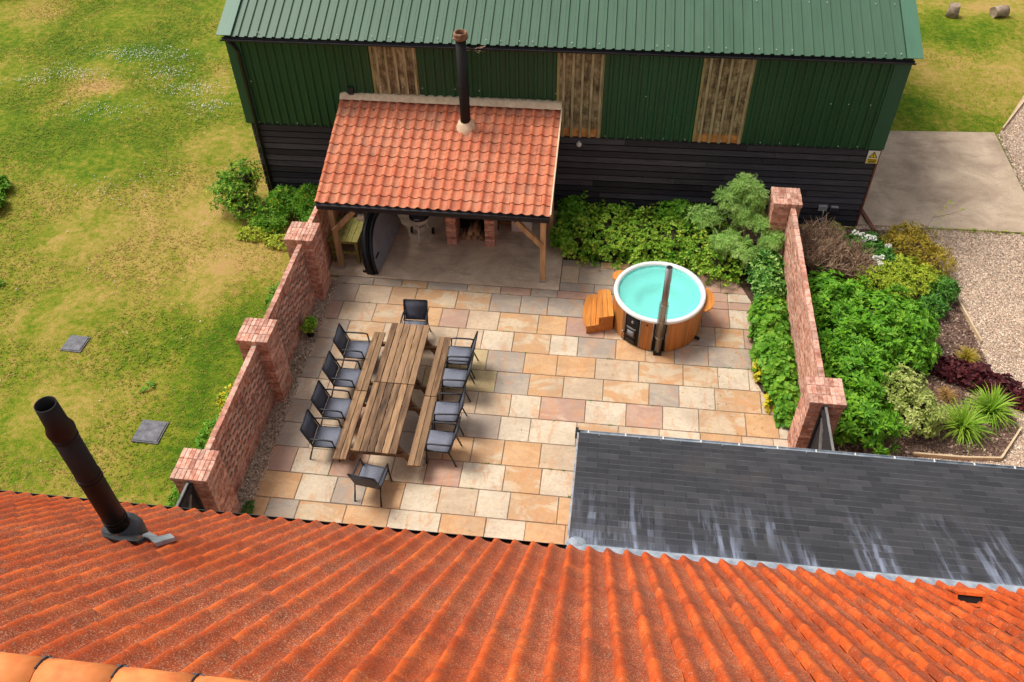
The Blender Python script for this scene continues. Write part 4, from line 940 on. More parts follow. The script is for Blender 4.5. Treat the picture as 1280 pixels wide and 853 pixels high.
tg = thing('hanging_tag', 'small cream tag hanging from the eaves beam above the folded tub cover', 'tag', (.62, .66, 1.5)); base = WM[tg.name]  # unidentified pale hanging tag, shaped as a small box on a hook
part('body', cbox(.13, .09, .13, (0, 0, .0), ch=.02), 'signwhite', tg, base); part('hook', tube([(0, 0, .06), (0, 0, .3)], .006, 5), 'black', tg, base); part('base', cbox(.15, .11, .02, (0, 0, -.07)), 'greybox', tg, base)

# ---------------------------------------------------------------- picnic tables
def picnic(y0, y1, label):
    t = thing('picnic_table', label, 'picnic table', (2.24, (y0+y1)/2, .034), 0, 'weathered picnic tables standing end to end'); b = WM[t.name]; L = y1-y0; H = .745
    wv = .83/6
    for i in range(6): part('table_plank', cbox(wv-.016, L-random.uniform(0, .012), .038, (-.415+wv*(i+.5), 0, H-.019), ch=.004), 'oldwood', t, b @ Rz(random.uniform(-.002, .002)))
    for s_ in (-1, 1):
        for i in range(2): part('bench_plank', cbox(.118, L-random.uniform(0, .012), .038, (s_*(.645+i*.128), 0, .42), ch=.004), 'oldwood', t, b @ Rz(random.uniform(-.002, .002)))
    for y in (-L/2+.28, L/2-.28):
        for s_ in (-1, 1): part('leg', bar((s_*.24, y+.045, .69), (s_*.62, y+.045, .0), .045, .095), 'oldwooddark', t, b)
        part('bench_bearer', cbox(1.62, .045, .095, (0, y, .353)), 'oldwooddark', t, b); part('top_bearer', cbox(.8, .045, .09, (0, y, .66)), 'oldwooddark', t, b)
    for s_ in (-1, 1): part('brace', bar((0, s_*.08, .69), (0, s_*(L/2-.31), .40), .045, .07), 'oldwooddark', t, b)
    part('end_batten', cbox(.8, .04, .05, (0, -L/2+.025, .68)), 'oldwooddark', t, b)
    return t
picnic(-3.60, -1.93, 'weathered brown picnic table with attached benches, the one nearer the shelter')
picnic(-5.315, -3.61, 'weathered brown picnic table with attached benches, the one nearer the tiled house')
# ---------------------------------------------------------------- chairs
def chair(loc, rz, label):
    t = thing('garden_chair', label, 'garden chair', loc, rz, 'grey garden armchairs round the picnic tables'); b = WM[t.name]   # faces local +x
    def pan(pts_, th, nrm): 
        g = Geo(); n = len(pts_); g.v = [tuple(p) for p in pts_]+[tuple(Vector(p)+Vector(nrm)*th) for p in pts_]; k = n//2
        # pts: two columns left/right going along
        for i in range(k-1): g.f += [(2*i, 2*i+1, 2*i+3, 2*i+2), (n+2*i+2, n+2*i+3, n+2*i+1, n+2*i)]; g.s += [True, True]
        for i in range(k-1): g.f += [(2*i, 2*i+2, n+2*i+2, n+2*i), (2*i+3, 2*i+1, n+2*i+1, n+2*i+3)]; g.s += [False, False]
        g.f += [(1, 0, n, n+1), (n-2, n-1, 2*n-1, 2*n-2)]; g.s += [False, False]; g.mi = [0]*len(g.f); return g
    hw = .235
    sp = []
    for x, z in ((-.22, .41), (-.1, .398), (.05, .402), (.2, .418), (.25, .405)): sp += [(x, -hw, z), (x, hw, z)]
    part('seat', pan(sp, .018, (0, 0, -1)), 'seatpad', t, b)
    bp = []
    for x, z in ((-.225, .43), (-.262, .55), (-.30, .70), (-.35, .87)): bp += [(x, hw, z), (x, -hw, z)]
    part('backrest', pan(bp, .016, (-1, 0, -.2)), 'textile', t, b)
    for s_ in (-1, 1):
        y = s_*.25
        part('leg', tube([(.22, y, .41), (.235, y, .2), (.25, y*1.04, .0)], .0165, 6), 'frame', t, b)
        part('leg', tube([(-.20, y, .41), (-.27, y, .2), (-.33, y*1.04, .0)], .0165, 6), 'frame', t, b)
        part('back_post', tube([(-.2, y, .40), (-.262, y, .6), (-.358, y, .885)], .0165, 6), 'frame', t, b)
        part('armrest', tube([(-.28, y, .62), (-.2, y*1.04, .635), (.12, y*1.06, .63), (.2, y*1.06, .61), (.22, y, .41)], .018, 6), 'frame', t, b)
    part('seat_frame', Geo().add(tube([(-.22, -.245, .398), (.24, -.245, .395)], .013, 6)).add(tube([(-.22, .245, .398), (.24, .245, .395)], .013, 6)).add(tube([(.25, -.25, .393), (.25, .25, .393)], .013, 6)), 'frame', t, b)
    part('top_rail', tube([(-.358, -.25, .885), (-.358, .25, .885)], .017, 6), 'frame', t, b)
    part('cross_rail', tube([(-.22, -.25, .40), (-.22, .25, .40)], .012, 6), 'frame', t, b)
    return t
Z0 = .034
side = ['nearest the tiled house', 'second from the tiled house', 'third from the tiled house', 'nearest the shelter']
for (y, a), n in zip(((-4.80, 1), (-4.07, -1), (-3.26, 0), (-2.46, 1)), side): chair((1.15, y, Z0), R(a), 'grey armchair on the brick wall side of the tables, '+n)
for (y, a, dx), n in zip(((-4.67, 178, 0), (-3.93, 183, 0), (-3.04, 180, .01), (-2.40, 181, 0)), side): chair((3.34+dx, y, Z0), R(a), 'grey armchair on the hot tub side of the tables, '+n)
chair((2.24, -1.70, Z0), R(-88), 'grey garden armchair at the shelter end of the picnic tables, its back to the shelter')
chair((2.22, -5.62, Z0), R(90-7), 'grey garden armchair at the house end of the picnic tables, turned slightly askew')

# ---------------------------------------------------------------- hot tub
TX, TY, TZ, TR = 7.41, -.52, .034, .955
tub = thing('hot_tub', 'round cedar clad hot tub with white rim, turquoise water and a steel stove flue', 'hot tub', (TX, TY, TZ)); tb = WM[tub.name]
n = 64; HT = .88; sg_ = Geo(); a0s, a1s = R(-137), R(-112); b0s, b1s = R(-97), R(-79)
stave = cbox(.0935, .022, HT-.05, (0, 0, (HT-.05)/2+.02), ch=0); sv = []
for i in range(n):
    a = 2*math.pi*(i+.5)/n-math.pi
    if a0s < a < a1s or b0s < a < b1s: continue
    sv.append(tb @ Rz(a-math.pi/2) @ T((0, TR+random.uniform(0, .002), 0)))
pieces('stave', stave, sv, 'cedar', tub)
part('drum', lathe([(TR-.03, .01), (TR-.03, HT-.02)], 64), 'dark', tub, tb)
part('rim', lathe([(TR+.025, HT-.045), (TR+.03, HT-.01), (TR+.02, HT+.015), (TR-.02, HT+.025), (TR-.06, HT+.018), (TR-.075, HT-.02)], 72), 'rim', tub, tb)
part('shell', lathe([(TR-.075, HT-.02), (TR-.10, HT-.25), (TR-.13, .58), (TR-.40, .55), (TR-.45, .52), (TR-.50, .26), (TR-.6, .22), (.001, .21)], 72), 'shell', tub, tb)
part('water', lathe([(TR-.078, HT-.065), (.5, HT-.065), (.001, HT-.065)], 64), 'water', tub, tb)
part('floor_ring', lathe([(TR-.04, 0), (TR-.04, .03)], 64), 'black', tub, tb)
def pol(a, r, z=0.): return (r*math.cos(a), r*math.sin(a), z)
def curved(a0, a1, r0, r1, z0, z1, k=6):
    g = Geo()
    for i in range(k+1):
        a = a0+(a1-a0)*i/k; g.v += [pol(a, r0, z0), pol(a, r1, z0), pol(a, r1, z1), pol(a, r0, z1)]
    for i in range(k): g.f += [(4*i+j, 4*i+(j+1) % 4, 4*i+4+(j+1) % 4, 4*i+4+j) for j in range(4)]; g.s += [False, True, False, True]
    g.f += [(3, 2, 1, 0), (4*k, 4*k+1, 4*k+2, 4*k+3)]; g.s += [False, False]; g.mi = [0]*len(g.f); return g
st_ = part('stove_front', curved(a0s+.03, a1s-.03, TR-.02, TR+.004, .03, HT-.05), 'steelblack', tub, tb)
for a in (a0s, a1s-.03): part('steel_strip', curved(a, a+.03, TR-.02, TR+.018, .02, HT-.05, 1), 'steel', tub, tb)
for a in (b0s, b1s-.025): part('steel_strip', curved(a, a+.025, TR-.02, TR+.018, .02, HT-.05, 1), 'steel', tub, tb)
am = (a0s+a1s)/2
part('stove_door', curved(am-.13, am+.11, TR+.004, TR+.03, .22, .47, 4), 'black', st_, tb); part('door_glass', curved(am-.09, am+.07, TR+.03, TR+.035, .28, .42, 3), 'covertop', st_, tb)
part('door_trim', curved(am-.13, am+.11, TR+.004, TR+.036, .475, .495, 4), 'steel', st_, tb); part('door_handle', bar(pol(am-.17, TR+.04, .3), pol(am-.17, TR+.10, .36), .03, .03), 'steel', st_, tb)
part('damper', Geo().add(lathe([(.001, .012), (.03, .012), (.035, 0)], 14), T(pol(am, TR+.004, .66)) @ Rz(am+math.pi/2) @ Rx(R(90))), 'steel', st_, tb)
part('ash_door', curved(am-.13, am+.11, TR+.004, TR+.022, .07, .18, 4), 'black', st_, tb)
part('stove_frame', curved(a0s-.01, a1s+.01, TR-.01, TR+.02, HT-.05, HT-.03, 6), 'steel', tub, tb)
part('flue_recess', curved(b0s+.02, b1s-.02, TR-.05, TR-.01, .02, HT-.05, 4), 'dark', tub, tb)
bm_ = (b0s+b1s)/2; fx_, fy_ = pol(bm_, TR+.06)[:2]
fl = part('flue_pipe', tube([(fx_, fy_, .1), (fx_, fy_, 2.42)], .066, 20), 'steel', tub, tb)
part('flue_inner', tube([(fx_, fy_, 2.36), (fx_, fy_, 2.424)], .055, 20), 'dark', fl, tb)
part('flue_joint', tube([(fx_, fy_, 1.40), (fx_, fy_, 1.43)], .072, 20), 'steel', fl, tb)
for i in range(10):
    a = R(36*i); part('guard_wire', tube([(fx_+.092*math.cos(a), fy_+.092*math.sin(a), .5), (fx_+.092*math.cos(a), fy_+.092*math.sin(a), 1.46)], .004, 4), 'steel', fl, tb)
for z in (.52, .98, 1.46): part('guard_ring', lathe([(.096, -.006), (.096, .006), (.088, .006), (.088, -.006), (.096, -.006)], 18), 'steel', fl, tb @ T((fx_, fy_, z)))
part('flue_foot', cbox(.17, .12, .1, (fx_, fy_-.0, .05)), 'dark', fl, tb)
part('thermometer', Geo().add(lathe([(.001, .012), (.018, .01), (.02, 0)], 10), T(pol((a1s+b0s)/2, TR+.012, .74)) @ Rz((a1s+b0s)/2+math.pi/2) @ Rx(R(90))), 'dark', tub, tb)
for a0_, a1_ in ((R(-24), R(17)), (R(138), R(158))):
    g = Geo(); k = 8
    for i in range(k+1):
        a = a0_+(a1_-a0_)*i/k; wd = .02+.17*math.sin(math.pi*min(max((i+.6)/(k+1.2), .05), .95))**.6
        g.v += [pol(a, TR+.03, HT-.12), pol(a, TR+.03+wd, HT-.12), pol(a, TR+.03+wd, HT-.09), pol(a, TR+.03, HT-.09)]
    for i in range(k): g.f += [(4*i+j, 4*i+(j+1) % 4, 4*i+4+(j+1) % 4, 4*i+4+j) for j in range(4)]
    g.f += [(3, 2, 1, 0), (4*k, 4*k+1, 4*k+2, 4*k+3)]; g.s = [False]*len(g.f); g.mi = [0]*len(g.f)
    part('side_shelf', g, 'cedarstep', tub, tb); part('shelf_bracket', bar(pol((a0_+a1_)/2, TR+.01, HT-.25), pol((a0_+a1_)/2, TR+.13, HT-.13), .03, .03), 'black', tub, tb)
part('drain_tap', bar(pol(R(-30), TR, .06), pol(R(-30), TR+.12, .06), .05, .05), 'black', tub, tb)
# the steps: planks whose outer ends follow a curve
stp = thing('cedar_steps', 'two tread cedar steps curved round the left side of the hot tub', 'steps', (6.15, -.6, TZ)); sb = WM[stp.name]
def tread(xa, xb, ya, yb, z, sk=.0):   # one plank in world xy, front (near) edge ya at xa .. yb far
    return Geo().add(prism([(xa, ya[0]), (xb, ya[1]), (xb+sk, yb[1]), (xa+sk, yb[0])], z-.03, z))
def steps(x0, w_, n, z, ynear, yfar, slope, curve, name):
    for i in range(n):
        xa = x0+i*w_; xb = xa+w_-.012
        yn = lambda x: ynear+(x-x0)*slope
        yf = lambda x: yfar-curve*max(0, 1-(x-x0)/(w_*n))**2
        wpart(name, prism([(xa, yn(xa)), (xb, yn(xb)), (xb, yf(xb)), (xa, yf(xa))], z-.03+TZ, z+TZ), 'cedarstep', stp)
# lower tread: outer plank bows outward
def lowouter():
    P = [(5.885, -1.10)]+[(5.885-.10*math.sin(math.pi*t)**.8*1.0, -1.10+1.02*t) for t in [.15, .3, .45, .6, .75, .9]]+[(5.885, -.08), (5.965, -.03), (5.985, -.6), (5.985, -1.07)]
    return prism(P[::-1], .19+TZ, .22+TZ)
wpart('tread_board', lowouter(), 'cedarstep', stp)
wpart('tread_board', prism([(5.995, -1.065), (6.085, -1.035), (6.075, -.03), (5.975, -.03)], .19+TZ, .22+TZ), 'cedarstep', stp)
wpart('tread_board', prism([(6.095, -1.03), (6.185, -1.0), (6.125, -.35), (6.085, -.03)], .19+TZ, .22+TZ), 'cedarstep', stp)
U = [[(6.15, -1.035), (6.245, -1.003), (6.165, -.12), (6.085, -.16)], [(6.255, -1.0), (6.35, -.967), (6.265, -.10), (6.175, -.115)], [(6.36, -.963), (6.47, -.93), (6.43, -.52), (6.36, -.10), (6.275, -.095)]]
for P in U: wpart('tread_board', prism(P, .42+TZ, .45+TZ), 'cedarstep', stp)
wpart('front_panel', prism([(5.90, -1.09), (6.47, -.90), (6.465, -.88), (5.90, -1.065)], TZ, .19+TZ), 'cedarstep', stp)
wpart('front_panel', prism([(6.16, -1.02), (6.465, -.915), (6.46, -.895), (6.16, -.995)], .19+TZ, .42+TZ), 'cedarstep', stp)
wpart('side_panel', prism([(5.90, -1.06), (5.92, -1.06), (5.92, -.1), (5.90, -.1)], TZ, .19+TZ), 'cedarstep', stp)
wpart('riser', prism([(6.17, -.99), (6.185, -.99), (6.12, -.16), (6.10, -.16)], .22+TZ, .42+TZ), 'cedarstep', stp)
wpart('back_panel', prism([(5.92, -.12), (6.40, -.12), (6.40, -.1), (5.92, -.1)], TZ, .19+TZ), 'cedarstep', stp)

# ---------------------------------------------------------------- manhole covers, logs and the rusty post
for (x, y, a, s_), lb in zip(((-5.22, -2.55, -.05, .42), (-2.56, -4.74, -.02, .5)), ('small square grey inspection cover in the lawn, the one farther from the house', 'square grey inspection cover in the lawn near the black flue')):
    t = thing('inspection_cover', lb, 'manhole cover', (x, y, .0), a); b = WM[t.name]
    part('frame', Geo().add(cbox(s_+.05, s_+.05, .04, (0, 0, .008))), 'manhole', t, b); part('cover', cbox(s_, s_, .03, (0, 0, .03), ch=.006), 'manhole', t, b)
for (x, y, a), lb in zip(((17.2, 15.3, .9), (18.75, 15.45, .3)), ('short cut log standing on the grass beyond the concrete pad, the left one', 'short cut log lying on the grass beyond the concrete pad, the right one')):
    t = thing('cut_log', lb, 'log', (x, y, 0), a); b = WM[t.name]
    g = tube([(0, 0, 0), (0.02, 0, .2), (0, .01, .42)], .2, 12, r2=.17) if a > .5 else tube([(-.25, 0, .17), (0, .02, .18), (.25, 0, .17)], .18, 12)
    g.v = [(p[0]+random.uniform(-.015, .015), p[1]+random.uniform(-.015, .015), max(0, p[2]+random.uniform(-.01, .01))) for p in g.v]; part('trunk_section', g, 'log', t, b)
t = thing('rusty_rail', 'rusty red-brown steel rail on the concrete beside the barn corner', 'rail', (12.6, 3.6, .05)); part('flange', Geo().add(bar((12.68, 3.12, .12), (12.50, 4.1, .07), .09, .03), WM[t.name].inverted()), 'redbrown', t, WM[t.name]); part('web', Geo().add(bar((12.68, 3.12, .09), (12.50, 4.1, .04), .025, .05), WM[t.name].inverted()), 'redbrown', t, WM[t.name])
# ---------------------------------------------------------------- plants
LV = np.array([(0, 0, 0), (-.5, .45, .05), (.5, .45, .05), (0, .5, -.04), (0, 1, -.12)]); LF = np.array([(0, 3, 1), (0, 2, 3), (1, 3, 4), (3, 2, 4)])
def unit(v): return v/(np.linalg.norm(v, axis=1)[:, None]+1e-9)
def clump_leaves(C, Nn, k, L, wd, spread, rs=RS, droop=0.):
    """k leaves radiating from each clump centre C around axis Nn"""
    n = len(C); C = np.repeat(C, k, 0); A = np.repeat(unit(Nn), k, 0); r = unit(rs.normal(size=(n*k, 3))); tan = unit(r-A*(r*A).sum(1)[:, None])
    el = rs.uniform(.05, spread, n*k)[:, None]; D = unit(tan*np.cos(el)+A*np.sin(el)); D[:, 2] -= droop; D = unit(D)
    Nrm = unit(A*1.0+np.array([0, 0, .35])+rs.normal(0, .25, (n*k, 3))); Nrm = unit(Nrm-D*(Nrm*D).sum(1)[:, None])
    X = np.cross(D, Nrm); rot = np.stack([X, D, Nrm], -1); l = L*rs.uniform(.65, 1.25, n*k)
    return inst(LV, LF, rot, np.stack([l*wd, l, l], -1), C+D*l[:, None]*.1)
def blob_points(blobs, n, rs=RS, low=-.25, lump=.12):
    """points and outward normals on lumpy ellipsoids, upper part"""
    P, Q = [], []
    tot = sum(b[3]*b[4]+b[5]*(b[3]+b[4])*.5 for b in blobs)
    for cx, cy, cz, rx, ry, rz in blobs:
        m = int(n*(rx*ry+rz*(rx+ry)*.5)/tot)+1; d = unit(rs.normal(size=(m*3, 3))); d = d[d[:, 2] > low][:m]
        k = 1+lump*(np.sin(d[:, 0]*7+cx*3)*np.cos(d[:, 1]*6+cy*5)+np.sin(d[:, 2]*9+d[:, 0]*5))+rs.normal(0, .05, len(d))
        rr = k*rs.uniform(.80, 1.02, len(d))
        P.append(np.array([cx, cy, cz])+d*rr[:, None]*np.array([rx, ry, rz])); Q.append(unit(d/np.array([rx, ry, rz])))
    return np.concatenate(P), np.concatenate(Q)
def inside(P, blobs, s_=.72):
    m = np.zeros(len(P), bool)
    for cx, cy, cz, rx, ry, rz in blobs: m |= (((P-np.array([cx, cy, cz]))/np.array([rx, ry, rz])/s_)**2).sum(1) < 1
    return m
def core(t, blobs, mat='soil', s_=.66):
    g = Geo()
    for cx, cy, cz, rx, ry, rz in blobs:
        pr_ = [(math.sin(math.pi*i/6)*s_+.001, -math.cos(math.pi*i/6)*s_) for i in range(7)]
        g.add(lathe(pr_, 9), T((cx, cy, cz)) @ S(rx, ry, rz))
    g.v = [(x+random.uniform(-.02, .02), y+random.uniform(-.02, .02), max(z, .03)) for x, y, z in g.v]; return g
def plant(name, label, cat_, blobs, n, k, L, wd, mat, spread=.9, stems=6, group=None, extra=None, low=-.25, corem='bark', droop=0., lump=.12, name2='foliage', flowers=None):  # corem 'bark' is the painted shade tone of the added cores
    cx = sum(b[0] for b in blobs)/len(blobs); cy = sum(b[1] for b in blobs)/len(blobs)
    t = thing(name, label, cat_, (cx, cy, .03), group=group)
    P, Q = blob_points(blobs, n, low=low, lump=lump); ok = (P[:, 2] > .05) & ~inside(P, blobs, .7); P, Q = P[ok], Q[ok]
    V, F = clump_leaves(P, Q+np.array([0, 0, .4]), k, L, wd, spread, droop=droop)
    stuffmesh(name2, V, F, [mat], None, t, None)
    if extra:
        m2, frac = extra; idx = RS.rand(len(P)) < frac; V, F = clump_leaves(P[idx]+Q[idx]*L*.35, Q[idx]+np.array([0, 0, .5]), max(3, k//2), L*.9, wd, spread); stuffmesh('pale_leaves', V, F, [m2], None, t, None)
    if flowers:
        idx = RS.choice(len(P), min(len(P), flowers[0])); Pf = P[idx]+Q[idx]*.03; V, F = inst(ov, of, rand_rot(len(Pf)), RS.uniform(flowers[1]*.6, flowers[1], len(Pf)), Pf); stuffmesh('flower', V, F, [flowers[2]], None, t, None)
    if corem: wpart('shade_core', core(t, blobs), corem, t)  # added solid core, its dark colour paints the shade between the leaves
    g = Geo()
    for i in range(stems):
        b = random.choice(blobs); a = random.uniform(0, 6.28); r = random.uniform(.2, .6)
        g.add(tube([(cx+random.uniform(-.08, .08), cy+random.uniform(-.08, .08), .02), ((cx+b[0])/2, (cy+b[1])/2, b[2]*.5), (b[0]+r*b[3]*math.cos(a), b[1]+r*b[4]*math.sin(a), b[2]+b[5]*.5)], .012, 5, r2=.004))
    if g.f: wpart('stem', g, 'twig', t)
    return t
def strappy(name, label, cat_, c, n, L, wd, mat, arch=.7, group=None, up=.9, h0=.03):
    """grass-like clump of arching blades, five segments each"""
    t = thing(name, label, cat_, (c[0], c[1], h0), group=group); V, F = [], []; o = 0
    for i in range(n):
        a = RS.uniform(0, 6.283); l = L*RS.uniform(.6, 1.1); e = RS.uniform(.25, up); d = np.array([math.cos(a), math.sin(a)]); s_ = np.array([-d[1], d[0]]); w0 = wd*RS.uniform(.7, 1.2)
        x = RS.uniform(0, .05)*L; z = h0; m = 6
        for j in range(m):
            u = j/(m-1); ww = w0*(1-u**2)*.5+.0008
            p = np.array([c[0], c[1]])+d*x; V += [(p[0]-s_[0]*ww, p[1]-s_[1]*ww, z), (p[0]+s_[0]*ww, p[1]+s_[1]*ww, z)]
            ang = e*1.57-arch*1.9*u*u-.1*u; x += l/m*math.cos(ang); z = max(z+l/m*math.sin(ang), .04)
        F += [(o+2*j, o+2*j+1, o+2*j+3, o+2*j+2) for j in range(m-1)]; o += 2*m
    stuffmesh('blades', np.array(V), np.array(F), [mat], None, t, None); wpart('crown', Geo().add(lathe([(.001, .06), (.05, .04), (.07, 0)], 8), T((c[0], c[1], h0-.01)) @ S(L*2.2, L*2.2, 1)), 'leaf_dark', t); return t
def twiggy(name, label, cat_, blobs, n, mat, seg=3):
    cx = sum(b[0] for b in blobs)/len(blobs); cy = sum(b[1] for b in blobs)/len(blobs)
    t = thing(name, label, cat_, (cx, cy, .03)); g = Geo()
    for i in range(n):
        b = random.choice(blobs); a = random.uniform(0, 6.28); r = random.random()**.5; x0, y0 = b[0]+random.uniform(-.3, .3)*b[3], b[1]+random.uniform(-.3, .3)*b[4]
        x1, y1, z1 = b[0]+r*b[3]*math.cos(a), b[1]+r*b[4]*math.sin(a), b[2]+b[5]*random.uniform(.5, 1)*(1-.3*r)
        p = [(x0, y0, .03), ((x0*1.3+x1*.7)/2, (y0*1.3+y1*.7)/2, z1*.5), (x1, y1, z1)]
        g.add(tube(p, .010, 4, False, .005))
        for q in range(3):
            f = random.uniform(.45, 1); m_ = Vector(p[1]).lerp(Vector(p[2]), f*2-1 if f > .5 else 0); e = m_+Vector((random.uniform(-.16, .16), random.uniform(-.16, .16), random.uniform(.04, .18))); g.add(tube([m_, e], .007, 3, False, .004))
    wpart('twigs', g, mat, t, kind='stuff'); return t
# hedge-like patch against the barn, behind the tub
plant('leafy_hedge', 'broad low mass of yellow-green leaves against the barn boards, behind the hot tub', 'hedge',
      [(5.55, 2.25, .25, .50, .92, .42), (6.25, 2.2, .24, .62, .95, .38), (7.05, 2.15, .22, .65, .90, .36), (7.8, 2.15, .22, .6, .92, .38), (8.5, 2.05, .25, .65, .95, .42), (8.95, 1.4, .2, .45, .55, .34)], 5400, 5, .074, .7, 'leaf_ivy', lump=.3, extra=('leaf_lime', .12))
plant('dark_shrub', 'taller dark green leafy shrub at the left end of the hedge, beside the oak post', 'shrub', [(5.28, 2.55, .5, .28, .35, .36), (5.15, 1.9, .3, .26, .38, .28)], 500, 6, .10, .7, 'leaf_mid')
plant('dark_shrub', 'dark green bush rising from the middle of the hedge, left of the feathery tree', 'shrub', [(7.85, 2.75, .5, .45, .3, .30), (8.25, 2.5, .45, .3, .3, .22)], 420, 6, .11, .7, 'leaf_mid')
# feathery tree by the far brick pier
tr = thing('feathery_tree', 'small pale green tree with feathery leaves beside the far right brick pier', 'tree', (9.35, 2.0, .03))
tips = [(9.25, 2.35, 1.72, .26, .26, .24), (8.98, 2.25, 1.42, .26, .24, .18), (9.52, 2.25, 1.52, .24, .26, .22), (9.3, 2.15, 1.18, .34, .32, .22), (8.95, 1.45, .80, .34, .32, .14), (9.3, 1.25, .74, .30, .28, .14), (9.95, 1.45, .95, .24, .2, .14), (8.55, 2.1, .95, .24, .24, .14), (9.72, 1.9, 1.05, .22, .22, .16)]
g = Geo(); g.add(tube([(9.45, 1.95, .02), (9.42, 2.0, .5), (9.38, 2.12, 1.05)], .055, 8, r2=.03))
for b in tips: g.add(tube([(9.42, 2.0, .45), ((9.4+b[0])/2, (2.05+b[1])/2, b[2]*.7), (b[0], b[1], b[2])], .022, 5, r2=.006))
wpart('trunk', g, 'twig', tr)
P, Q = blob_points(tips, 330, low=-.5, lump=.2)
# fronds: midrib with paired leaflets
fv = []; ff = []
for j in range(9):
    y = .12+.88*j/8; l = .30*math.sin(math.pi*(.18+.72*j/8))+.04
    for s_ in (-1, 1): o = len(fv); fv += [(0, y, 0), (s_*l*.55, y+.02, .03), (s_*l, y+.11, -.02), (s_*l*.45, y+.09, .02)]; ff.append((o, o+1, o+2, o+3))
k = 5; C_ = np.repeat(P, k, 0); A = np.repeat(unit(Q+np.array([0, 0, .3])), k, 0); r = unit(RS.normal(size=C_.shape)); D = unit(r-A*(r*A).sum(1)[:, None]*.75); D[:, 2] -= .08; D = unit(D); Nm = unit(A-D*(A*D).sum(1)[:, None]); rot = np.stack([np.cross(D, Nm), D, Nm], -1)
l = RS.uniform(.11, .24, len(C_)); V, F = inst(fv, ff, rot, l, C_); stuffmesh('fronds', V, F, ['leaf_tree'], None, tr, None)
plant('silvery_fern', 'grey-green ferny plant in front of the hedge, left of the feathery tree', 'plant', [(8.45, 2.3, .85, .32, .25, .16)], 120, 5, .14, .35, 'leaf_tree', corem=None)
plant('bushy_climber', 'dark leafy growth with pale tips by the right brick wall, below the tree', 'plant', [(9.85, 1.0, .40, .36, .55, .42), (9.9, .35, .38, .3, .45, .36)], 760, 6, .10, .6, 'leaf_dark', extra=('leaf_tree', .35))
# geraniums along the wall
gb = [(9.86, -.25, .25, .34, .42, .36), (9.84, -.85, .25, .38, .42, .38), (9.88, -1.45, .24, .40, .42, .36), (9.90, -2.0, .24, .38, .4, .36), (9.98, -2.55, .22, .32, .4, .32), (10.02, -3.05, .16, .22, .3, .24)]
plant('geranium_border', 'dense strip of lobed green leaves along the foot of the right brick wall', 'plants', gb, 1500, 6, .105, 1.0, 'leaf_mid', spread=.7)
plant('yellow_leaves', 'patch of yellow leaves at the patio edge of the strip of green leaves', 'plant', [(9.55, -1.95, .18, .12, .28, .14), (9.72, -2.75, .16, .13, .2, .13)], 55, 5, .09, 1., 'leaf_yellow', corem=None, stems=2)
# right hand bed
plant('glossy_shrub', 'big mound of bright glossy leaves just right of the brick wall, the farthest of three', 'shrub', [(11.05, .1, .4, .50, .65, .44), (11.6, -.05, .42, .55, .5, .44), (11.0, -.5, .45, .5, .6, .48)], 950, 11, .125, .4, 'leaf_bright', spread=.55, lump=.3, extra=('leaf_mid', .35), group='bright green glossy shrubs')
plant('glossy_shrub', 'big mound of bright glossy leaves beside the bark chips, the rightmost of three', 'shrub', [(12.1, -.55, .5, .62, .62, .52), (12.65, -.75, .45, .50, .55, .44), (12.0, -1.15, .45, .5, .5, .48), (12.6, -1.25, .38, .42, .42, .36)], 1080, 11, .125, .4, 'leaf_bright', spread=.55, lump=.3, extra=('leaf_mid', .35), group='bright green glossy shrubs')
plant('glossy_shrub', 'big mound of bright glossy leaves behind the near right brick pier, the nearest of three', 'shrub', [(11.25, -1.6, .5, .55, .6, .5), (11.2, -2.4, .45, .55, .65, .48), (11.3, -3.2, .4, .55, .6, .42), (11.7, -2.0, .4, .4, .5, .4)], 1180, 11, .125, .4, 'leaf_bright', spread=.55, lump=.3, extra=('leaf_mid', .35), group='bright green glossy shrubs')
plant('variegated_shrub', 'rounded shrub with cream-edged leaves, next to the slate roof edge', 'shrub', [(12.15, -2.55, .45, .48, .5, .48), (12.45, -3.05, .4, .42, .42, .42)], 1300, 6, .06, .6, 'leaf_olive', lump=.16)
strappy('daylily_clump', 'arching strap-leaved clump at the corner of the bed, the one nearer the slate roof', 'plant', (13.35, -2.98), 230, .80, .030, 'leaf_daylily', group='strap-leaved clumps')
strappy('daylily_clump', 'arching strap-leaved clump near the gravel, to the right of its twin', 'plant', (14.0, -2.5), 210, .78, .030, 'leaf_daylily', group='strap-leaved clumps')
strappy('bronze_grass', 'small tuft of bronze coloured grass left of the strap-leaved clumps', 'grass tuft', (13.25, -2.15), 170, .34, .012, 'leaf_bronze', arch=.9)
strappy('bronze_grass', 'green and tan grass tuft above the purple leaves, at the edge of the gravel', 'grass tuft', (13.9, -1.0), 170, .42, .014, 'leaf_gold', arch=.8)
plant('purple_heuchera', 'low mat of dark purple-red leaves spilling over the gravel edge', 'plant', [(13.45, -1.45, .12, .34, .26, .18), (13.9, -1.6, .12, .36, .28, .2), (14.35, -1.85, .12, .34, .25, .17), (14.75, -2.15, .08, .25, .22, .14)], 520, 6, .10, .9, 'leaf_purple', corem='leaf_purple')
twiggy('bare_shrub', 'bare brown twiggy shrub behind the glossy mounds, beside the brick wall', 'shrub', [(11.05, 1.5, .35, .6, .75, .72), (11.75, 1.25, .3, .6, .5, .55), (11.2, 2.2, .3, .55, .5, .7), (11.9, 1.7, .3, .4, .4, .5)], 1050, 'twig')
plant('olive_bush', 'low olive green bush in front of the sockets on the barn wall', 'shrub', [(11.55, 2.55, .25, .28, .3, .32)], 170, 5, .09, .3, 'leaf_olive', corem=None)
